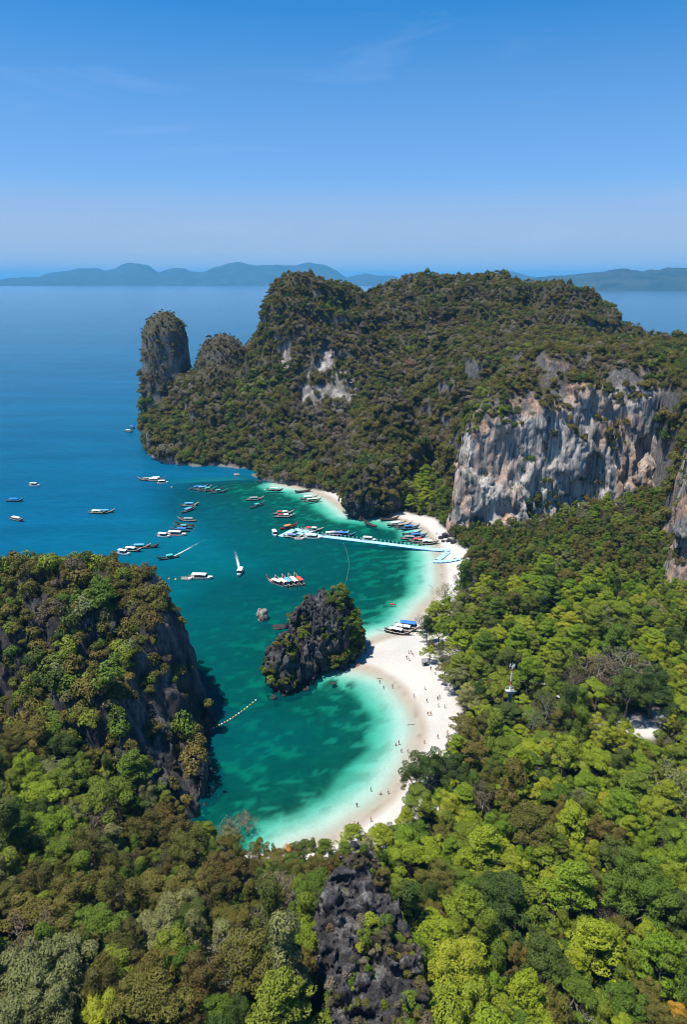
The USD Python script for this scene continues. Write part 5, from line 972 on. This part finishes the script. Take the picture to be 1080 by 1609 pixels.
p = at(618, 950); x = UsdGeom.Xform.Define(stage, '/World/kayak'); x.AddTranslateOp().Set(Gf.Vec3d(float(p[0]), float(p[1]), 0.0)); x.AddRotateZOp().Set(-20.0); tag(x.GetPrim(), 'small red kayak floating off the middle beach', 'kayak')
o, i = hull_sections(3.8, 1.0, 0.12, 0.12, free=0.34, draft=0.1, n=14, sharp=0.3); put('/World/kayak/hull', *join([loft(o), cap(o[0])]), 'red_paint', False); put('/World/kayak/deck', *loft(i), 'red_paint', False); put('/World/kayak/seat', *boxm((-0.3, 0, 0.36), (0.4, 0.5, 0.12)), 'black_paint', False); put('/World/kayak/seat_001', *boxm((0.9, 0, 0.36), (0.4, 0.5, 0.12)), 'black_paint', False)
for pts, label in [([(640, 1138.5), (646, 1137.8), (652, 1138)], 'short dark mooring rope lying in the shallows'), ([(590, 989), (600, 991), (609, 990.5)], 'mooring rope trailing from the boats at the middle beach')]:
    tag(put(fresh('mooring_rope'), *tube([tuple(at(a, b)[:2]) + (0.05,) for a, b in pts], 0.07, 4), 'dark_wood', False), label, 'rope')

# ------------------------------------------------------------------ boulders and driftwood
def boulder(px, py, r, h, label, seed, z=None, sx=1.0, name='boulder', m='dark_limestone'):
    p = at(px, py, 0.3); p = at(px, py, max(0.0, float(ground_z(p[0], p[1]))) if z is None else z); s_ = trimesh.creation.icosphere(3, 1.0); V = np.array(s_.vertices)
    f = 1 + 1.0 * (fb(V[:, 0] * 1.5 + seed * 3.1, V[:, 1] * 1.5, V[:, 2] * 1.5, 3, 400) - 0.5); _, g, hh, _k = cells(V[:, 0] + seed, V[:, 1], V[:, 2], (0.7, 0.7, 0.7), 400 + seed); f += 0.3 * (hh - 0.5) - 0.12 * smooth(0.14, 0.02, g)
    V = V * f[:, None] * [r * sx, r, h]; tag(put(fresh(name), V + [p[0], p[1], (max(p[2], 0) if z is None else z) + h * 0.25], np.array(s_.faces), m, True), label, 'rock', None)
boulder(413, 972, 2.5, 3.6, 'pale pointed boulder standing in the water left of the islet', 1, z=0.2, m='boulder_rock'); boulder(438, 986, 2.4, 0.7, 'low flat dark boulder in the water beside the islet', 2, z=0.0, sx=1.2)
for i, (px, py, r, h, l) in enumerate([(693, 846, 1.5, 1.3, 'dark boulder at left end of the pile at the cliff foot'), (700, 843, 2.2, 1.8, 'largest dark boulder of the pile at the cliff foot'), (706, 850, 1.6, 1.2, 'dark boulder in front of the pile at the cliff foot'), (713, 852, 1.8, 1.2, 'dark boulder at right end of the pile at the cliff foot'), (697, 851, 1.1, 0.8, 'smallest dark boulder of the pile at the cliff foot'),
                                        (532, 770, 2.2, 2.2, 'pale boulder at the top of the pocket beach'), (524, 774, 1.5, 1.1, 'dark boulder left of the pale one on the pocket beach'), (538, 776, 1.8, 1.3, 'dark boulder right of the pale one on the pocket beach'), (516, 772, 1.2, 0.8, 'small dark boulder at left end of the pocket beach'),
                                        (372, 747, 2.0, 1.2, 'pale boulder at the water line under the headland'), (407, 757, 1.6, 0.9, 'low boulder at the water line under the headland'), (430, 1097, 1.3, 0.9, 'boulder at the front foot of the islet tower'), (448, 1092, 1.0, 0.6, 'small boulder under the islet tower, right side'), (480, 1082, 1.6, 0.9, 'boulder at the front foot of the islet'), (556, 1041, 0.9, 0.5, 'small dark rock on the sand beside the islet'), (548, 1048, 0.8, 0.4, 'dark rock awash beside the islet'), (540, 1052, 0.9, 0.4, 'rock awash in the shallows beside the islet'), (524, 1074, 1.0, 0.3, 'dark round rock in the shallows in front of the islet')]):
    boulder(px, py, r, h, l, 10 + i, m='boulder_rock' if l.startswith('pale') else 'dark_limestone')
for (px, py, L, a, m, l) in [(566, 1041, 3.2, 50, 'red_wood', 'reddish driftwood log on the sand beside the islet'), (561, 1044, 2.4, 35, 'red_wood', 'shorter reddish driftwood piece beside the islet'), (575, 1026, 1.6, 10, 'driftwood', 'pale driftwood stick on the sand behind the islet'), (597, 1063, 2.2, -8, 'driftwood', 'dark stick at the water line of the near cove'), (716, 879, 2.6, 20, 'driftwood', 'driftwood on the sand by the pier landing'), (719, 903, 2.0, 60, 'driftwood', 'driftwood under the trees at the pier beach')]:
    p = at(px, py, 0.8); z = float(ground_z(p[0], p[1])) + 0.12; a = math.radians(a); d_ = np.array([math.cos(a), math.sin(a), 0]) * L / 2; c_ = np.array([p[0], p[1], z])
    tag(put(fresh('driftwood'), *join([tube([c_ - d_, c_ + [0, 0, 0.08], c_ + d_], [0.20, 0.17, 0.10], 6), tube([c_ + d_ * 0.3, c_ + d_ * 0.5 + [0.2, 0.4, 0.3]], [0.08, 0.04], 4)]), m, False), l, 'driftwood')
# ------------------------------------------------------------------ people
import manifold3d as mf
def body(J, bones):
    """One continuous figure: hulls of spheres along the bones, joined and smoothed."""
    def ball3(p, r): return mf.Manifold.sphere(r, 10).translate([float(q) for q in p])
    M = mf.Manifold()
    for a, b in bones: M = M + mf.Manifold.batch_hull([ball3(*J[a]), ball3(*J[b])])
    me = M.refine_to_length(0.09).to_mesh(); t = trimesh.Trimesh(me.vert_properties[:, :3], me.tri_verts); trimesh.smoothing.filter_taubin(t, iterations=6)
    return np.array(t.vertices), np.array(t.faces)
def joints(stride=0.0, arm=0.15, bend=0.0, sit=False):
    J = {'head': ((0.02, 0, 1.60), 0.105), 'neck': ((0, 0, 1.45), 0.06), 'chest': ((0, 0, 1.26), 0.145), 'belly': ((0, 0, 1.05), 0.125), 'hip': ((0, 0, 0.92), 0.135)}
    for s_, n in ((-1, 'r'), (1, 'l')):
        f = stride * s_
        J['sh' + n] = ((0, 0.175 * s_, 1.36), 0.065); J['el' + n] = ((-0.6 * f * 0.5 - 0.02, (0.23 + arm * 0.3) * s_, 1.08), 0.045); J['wr' + n] = ((-0.6 * f + 0.08 + bend, (0.24 + arm * 0.5) * s_, 0.85 + bend), 0.034); J['ha' + n] = ((-0.6 * f + 0.11 + bend, (0.24 + arm * 0.55) * s_, 0.76 + bend), 0.040)
        J['th' + n] = ((0, 0.085 * s_, 0.88), 0.095); J['kn' + n] = ((f * 0.45 + 0.02, 0.10 * s_, 0.49), 0.062); J['an' + n] = ((f, 0.10 * s_, 0.08), 0.042); J['to' + n] = ((f + 0.16, 0.115 * s_, 0.035), 0.036)
        if sit: J['kn' + n] = ((0.40, 0.12 * s_, 0.92), 0.065); J['an' + n] = ((0.62, 0.12 * s_, 0.75), 0.045); J['to' + n] = ((0.78, 0.12 * s_, 0.80), 0.036)
    return J
BONES = [('head', 'neck'), ('neck', 'chest'), ('chest', 'belly'), ('belly', 'hip')] + [(a + n, b + n) for n in 'rl' for a, b in (('sh', 'el'), ('el', 'wr'), ('wr', 'ha'), ('th', 'kn'), ('kn', 'an'), ('an', 'to'))] + [('chest', 'shr'), ('chest', 'shl'), ('hip', 'thr'), ('hip', 'thl')]
POSES = {'stand': joints(0.05), 'walk': joints(0.28), 'reach': joints(0.10, 0.5, 0.30), 'sit': joints(0.0, 0.4, 0.0, True)}
def garment(J, bones, grow): return body({k: (p, r + grow) for k, (p, r) in J.items()}, bones)
OUTFITS = {'dark': ('skin_tan', 'black_cloth', 'black_cloth'), 'red': ('skin_light', 'pink_cloth', 'grey_cloth'), 'bare': ('skin_tan', None, 'navy_paint'), 'white': ('skin_light', 'white_cloth', 'black_cloth'), 'green': ('skin_tan', 'green_cloth', 'grey_cloth'), 'orange': ('skin_tan', 'orange_cloth', 'black_cloth'), 'blue': ('skin_light', 'blue_cloth', 'grey_cloth')}
BODY = {p: body(J, BONES) for p, J in POSES.items()}
for pz, J in POSES.items():
    for on, (sk, sh, st) in OUTFITS.items():
        k = Kit('/World/people_models', f'{pz}_{on}'); b_ = k.add('body', BODY[pz], sk, sm=True)
        k.add('shorts', garment(J, [('hip', 'thr'), ('hip', 'thl'), ('thr', 'thr'), ('belly', 'hip')] if pz == 'sit' else [('hip', 'thr'), ('hip', 'thl'), ('belly', 'hip')], 0.022), st, b_, True)
        if sh: k.add('shirt', garment(J, [('chest', 'belly'), ('chest', 'shr'), ('chest', 'shl'), ('shr', 'elr'), ('shl', 'ell')], 0.020), sh, b_, True)
        hd = np.array(J['head'][0]); k.add('hair', ball(hd + [-0.025, 0, 0.035], 0.108), 'hair_dark', b_, True)
PEOPLE = [(642, 1032, 'stand', 'bare', 'person in navy shorts at the top of the beach, leftmost of three in a row'), (646, 1032, 'walk', 'dark', 'person in black at the top of the beach, beside one in pink'), (649, 1036, 'walk', 'red', 'person in a pink shirt walking on the upper beach'), (639, 1040, 'walk', 'dark', 'person in black below the three at the top of the beach'), (643, 1042, 'stand', 'green', 'person in a green shirt below the three at the top of the beach'),
          (659, 1033, 'stand', 'red', 'person in a pink shirt at the trees on the upper beach'), (677, 1058, 'walk', 'dark', 'person in black walking along the tree line, upper beach'), (684, 1065, 'stand', 'white', 'person in a white shirt standing by the tree line'), (688, 1074, 'sit', 'red', 'person in a pink shirt sitting in the shade of the tree line'), (668, 1086, 'walk', 'white', 'person in a white shirt walking on the open sand'),
          (597, 1072, 'stand', 'dark', 'person in black standing at the water line near the islet'), (603, 1081, 'stand', 'bare', 'person in navy shorts wading near the islet'), (617, 1080, 'stand', 'dark', 'person in black at the water line right of two bathers'), (651, 1096, 'stand', 'dark', 'person in black standing alone on the damp sand'), (671, 1105, 'walk', 'green', 'person in a green shirt in the middle of the sand'), (688, 1103, 'stand', 'dark', 'person in black, left one of a pair near the trees'), (691, 1101, 'walk', 'blue', 'person in a blue shirt, right one of a pair near the trees'),
          (689, 1114, 'walk', 'red', 'person in a pink shirt below the pair near the trees'), (699, 1117, 'reach', 'white', 'person in a white shirt near the leaning bare tree'), (673, 1125, 'walk', 'dark', 'person in black, left one of two walking together'), (677, 1125, 'walk', 'orange', 'person in an orange shirt, right one of two walking together'), (705, 1145, 'stand', 'white', 'person in a white shirt at the edge of the trees, mid-beach'), (703, 1157, 'reach', 'orange', 'person in an orange shirt at the edge of the trees, mid-beach'), (688, 1162, 'walk', 'red', 'person in a pink shirt above the dark beach tree'), (667, 1169, 'stand', 'red', 'person in a pink shirt on the damp sand left of the dark tree'),
          (627, 1168, 'stand', 'dark', 'person in black wading, upper one of the lower group'), (622, 1169, 'sit', 'bare', 'person sitting in the shallows beside a wader'), (631, 1181, 'stand', 'bare', 'person in navy shorts wading, lower left of the group'), (641, 1181, 'walk', 'white', 'person in a white shirt wading, lower right of the group'), (583, 1241, 'stand', 'bare', 'bather in navy shorts alone in the lower shallows'), (599, 1247, 'sit', 'bare', 'bather sitting low in the water in the lower shallows'), (610, 1246, 'reach', 'white', 'bather in a white shirt raising the arms in the lower shallows'), (561, 1266, 'reach', 'dark', 'bather in black nearest the bottom of the cove'), (583, 1291, 'walk', 'red', 'person in a pink shirt on the sand at the bottom of the beach'), (557, 1297, 'walk', 'red', 'person in a pink shirt just above the front trees, left'), (563, 1298, 'stand', 'dark', 'person in black just above the front trees'),
          (686, 841, 'walk', 'dark', 'person in black on the far beach, left one of two'), (689, 841, 'stand', 'white', 'person in a white shirt on the far beach, right one of two'), (696, 868, 'walk', 'orange', 'person in an orange shirt on the shore end of the pier'), (476, 836, 'stand', 'dark', 'person in black on the head of the pier'), (484, 838, 'walk', 'blue', 'person in a blue shirt on the head of the pier, right of one in black'), (446, 842, 'stand', 'white', 'person in a white shirt at the tip of the pier')]
for i, (px, py, pz, of, label) in enumerate(PEOPLE):
    on_pier = 'pier' in label and 'trees' not in label
    z = 0.56 if on_pier else 0.0; p = at(px, py, z + (0.2 if not on_pier else 0))
    if not on_pier: z = max(float(ground_z(p[0], p[1])), -0.75)
    else: z = max(0.0, float(ground_z(p[0], p[1])) + 0.15) + 0.54
    if pz == 'sit': z -= 0.76 if z > 0 else 0.55
    place('person', f'{pz}_{of}', (p[0], p[1], z), (i * 137.5) % 360, 1.0 + 0.05 * math.sin(i * 2.3), label, 'person', 'people on the beach and pier')

# ------------------------------------------------------------------ mast and shelters
p = at(800, 1109, 8.0); g = float(ground_z(p[0], p[1])); x = UsdGeom.Xform.Define(stage, '/World/communications_mast'); x.AddTranslateOp().Set(Gf.Vec3d(float(p[0]), float(p[1]), g)); tag(x.GetPrim(), 'slim white and red mast on a dark column with panels, above the forest', 'mast')
q = '/World/communications_mast'; h0 = 13.6 - g
put(q + '/column', *tube([(0, 0, -0.5), (0, 0, h0)], 0.52, 12), 'concrete', True)
put(q + '/platform', *boxm((0, 0, h0 + 0.1), (2.9, 2.4, 0.16)), 'steel', False)
put(q + '/railing', *join([tube([(sx_ * 1.4, sy_ * 1.15, h0 + 0.1), (sx_ * 1.4, sy_ * 1.15, h0 + 1.1)], 0.04, 4) for sx_ in (-1, 0, 1) for sy_ in (-1, 1)] + [tube([(-1.4, y_, h0 + 1.1), (1.4, y_, h0 + 1.1)], 0.04, 4) for y_ in (-1.15, 1.15)]), 'white_paint', False)
for i, (dx, ry, w) in enumerate([(-0.85, 0.25, 1.5), (0.95, -0.3, 1.8)]):
    s_ = str(put(fresh('solar_panel', q), *boxm((dx, -1.0, h0 + 0.75), (w, 0.07, 1.3), 0, 0.9, 0), 'solar' if i else 'white_paint', False).GetPath()); put(s_ + '/frame', *boxm((dx, -1.03, h0 + 0.72), (w + 0.12, 0.05, 1.42), 0, 0.9, 0), 'steel', False)
put(q + '/equipment_box', *boxm((0.1, 0.3, h0 + 0.75), (0.8, 0.6, 1.2)), 'white_paint', False)
ht = 23.6 - g; zz = np.linspace(h0 + 0.2, ht - 0.8, 8)
for i in range(7): put(fresh('mast_section', q), *tube([(0, 0, zz[i]), (0, 0, zz[i + 1])], 0.24, 8), 'red_paint' if i in (2, 6) else 'white_paint', True)
for a in range(3):
    w = a * 2.094 + 0.4; put(fresh('antenna', q), *join([boxm((0.75 * math.cos(w), 0.75 * math.sin(w), ht - 0.2), (0.18, 0.42, 1.2), w), tube([(0, 0, ht - 0.3), (0.7 * math.cos(w), 0.7 * math.sin(w), ht - 0.3)], 0.05, 4)]), 'white_paint', False)
put(q + '/lightning_rod', *tube([(0, 0, ht - 0.8), (0, 0, ht + 1.2)], 0.05, 5), 'steel', False)
def shelter(px, py, w, l, h, rz, roof, label, z=3.0):
    p = at(px, py, z + h); p[2] = float(ground_z(p[0], p[1])); x = UsdGeom.Xform.Define(stage, fresh('beach_shelter')); x.AddTranslateOp().Set(Gf.Vec3d(*map(float, p))); x.AddRotateZOp().Set(rz); tag(x.GetPrim(), label, 'shelter'); q = str(x.GetPath())
    S = [[(-l / 2, -w / 2, h), (-l / 2, 0, h + 1.1), (-l / 2, w / 2, h)], [(l / 2, -w / 2, h), (l / 2, 0, h + 1.1), (l / 2, w / 2, h)]]
    put(q + '/roof', *join([loft(S), loft([[(v[0], v[1], v[2] - 0.1) for v in r[::-1]] for r in S])]), roof, False)
    for sx_ in (-1, 1):
        for sy_ in (-1, 1): put(fresh('post', q), *tube([(sx_ * (l / 2 - 0.3), sy_ * (w / 2 - 0.3), -0.4), (sx_ * (l / 2 - 0.3), sy_ * (w / 2 - 0.3), h)], 0.09, 5), 'brown_wood', False)
    put(q + '/table', *join([boxm((0, 0, 0.75), (1.6, 0.8, 0.06)), boxm((-0.6, 0, 0.37), (0.08, 0.6, 0.74)), boxm((0.6, 0, 0.37), (0.08, 0.6, 0.74))]), 'brown_wood', False)
shelter(939, 1153, 3.6, 4.2, 2.4, 20, 'white_cloth', 'white-roofed shelter between trees left of the sandy clearing'); shelter(893, 1026, 3.6, 5.0, 3.0, 60, 'steel', 'grey metal roof half hidden in the upper forest'); shelter(668, 1033, 1.8, 2.2, 2.1, 10, 'grey_cloth', 'small grey awning at the tree line of the upper beach'); shelter(853, 1070, 2.6, 3.2, 2.4, -15, 'white_cloth', 'white awning in the small gap right of the mast')
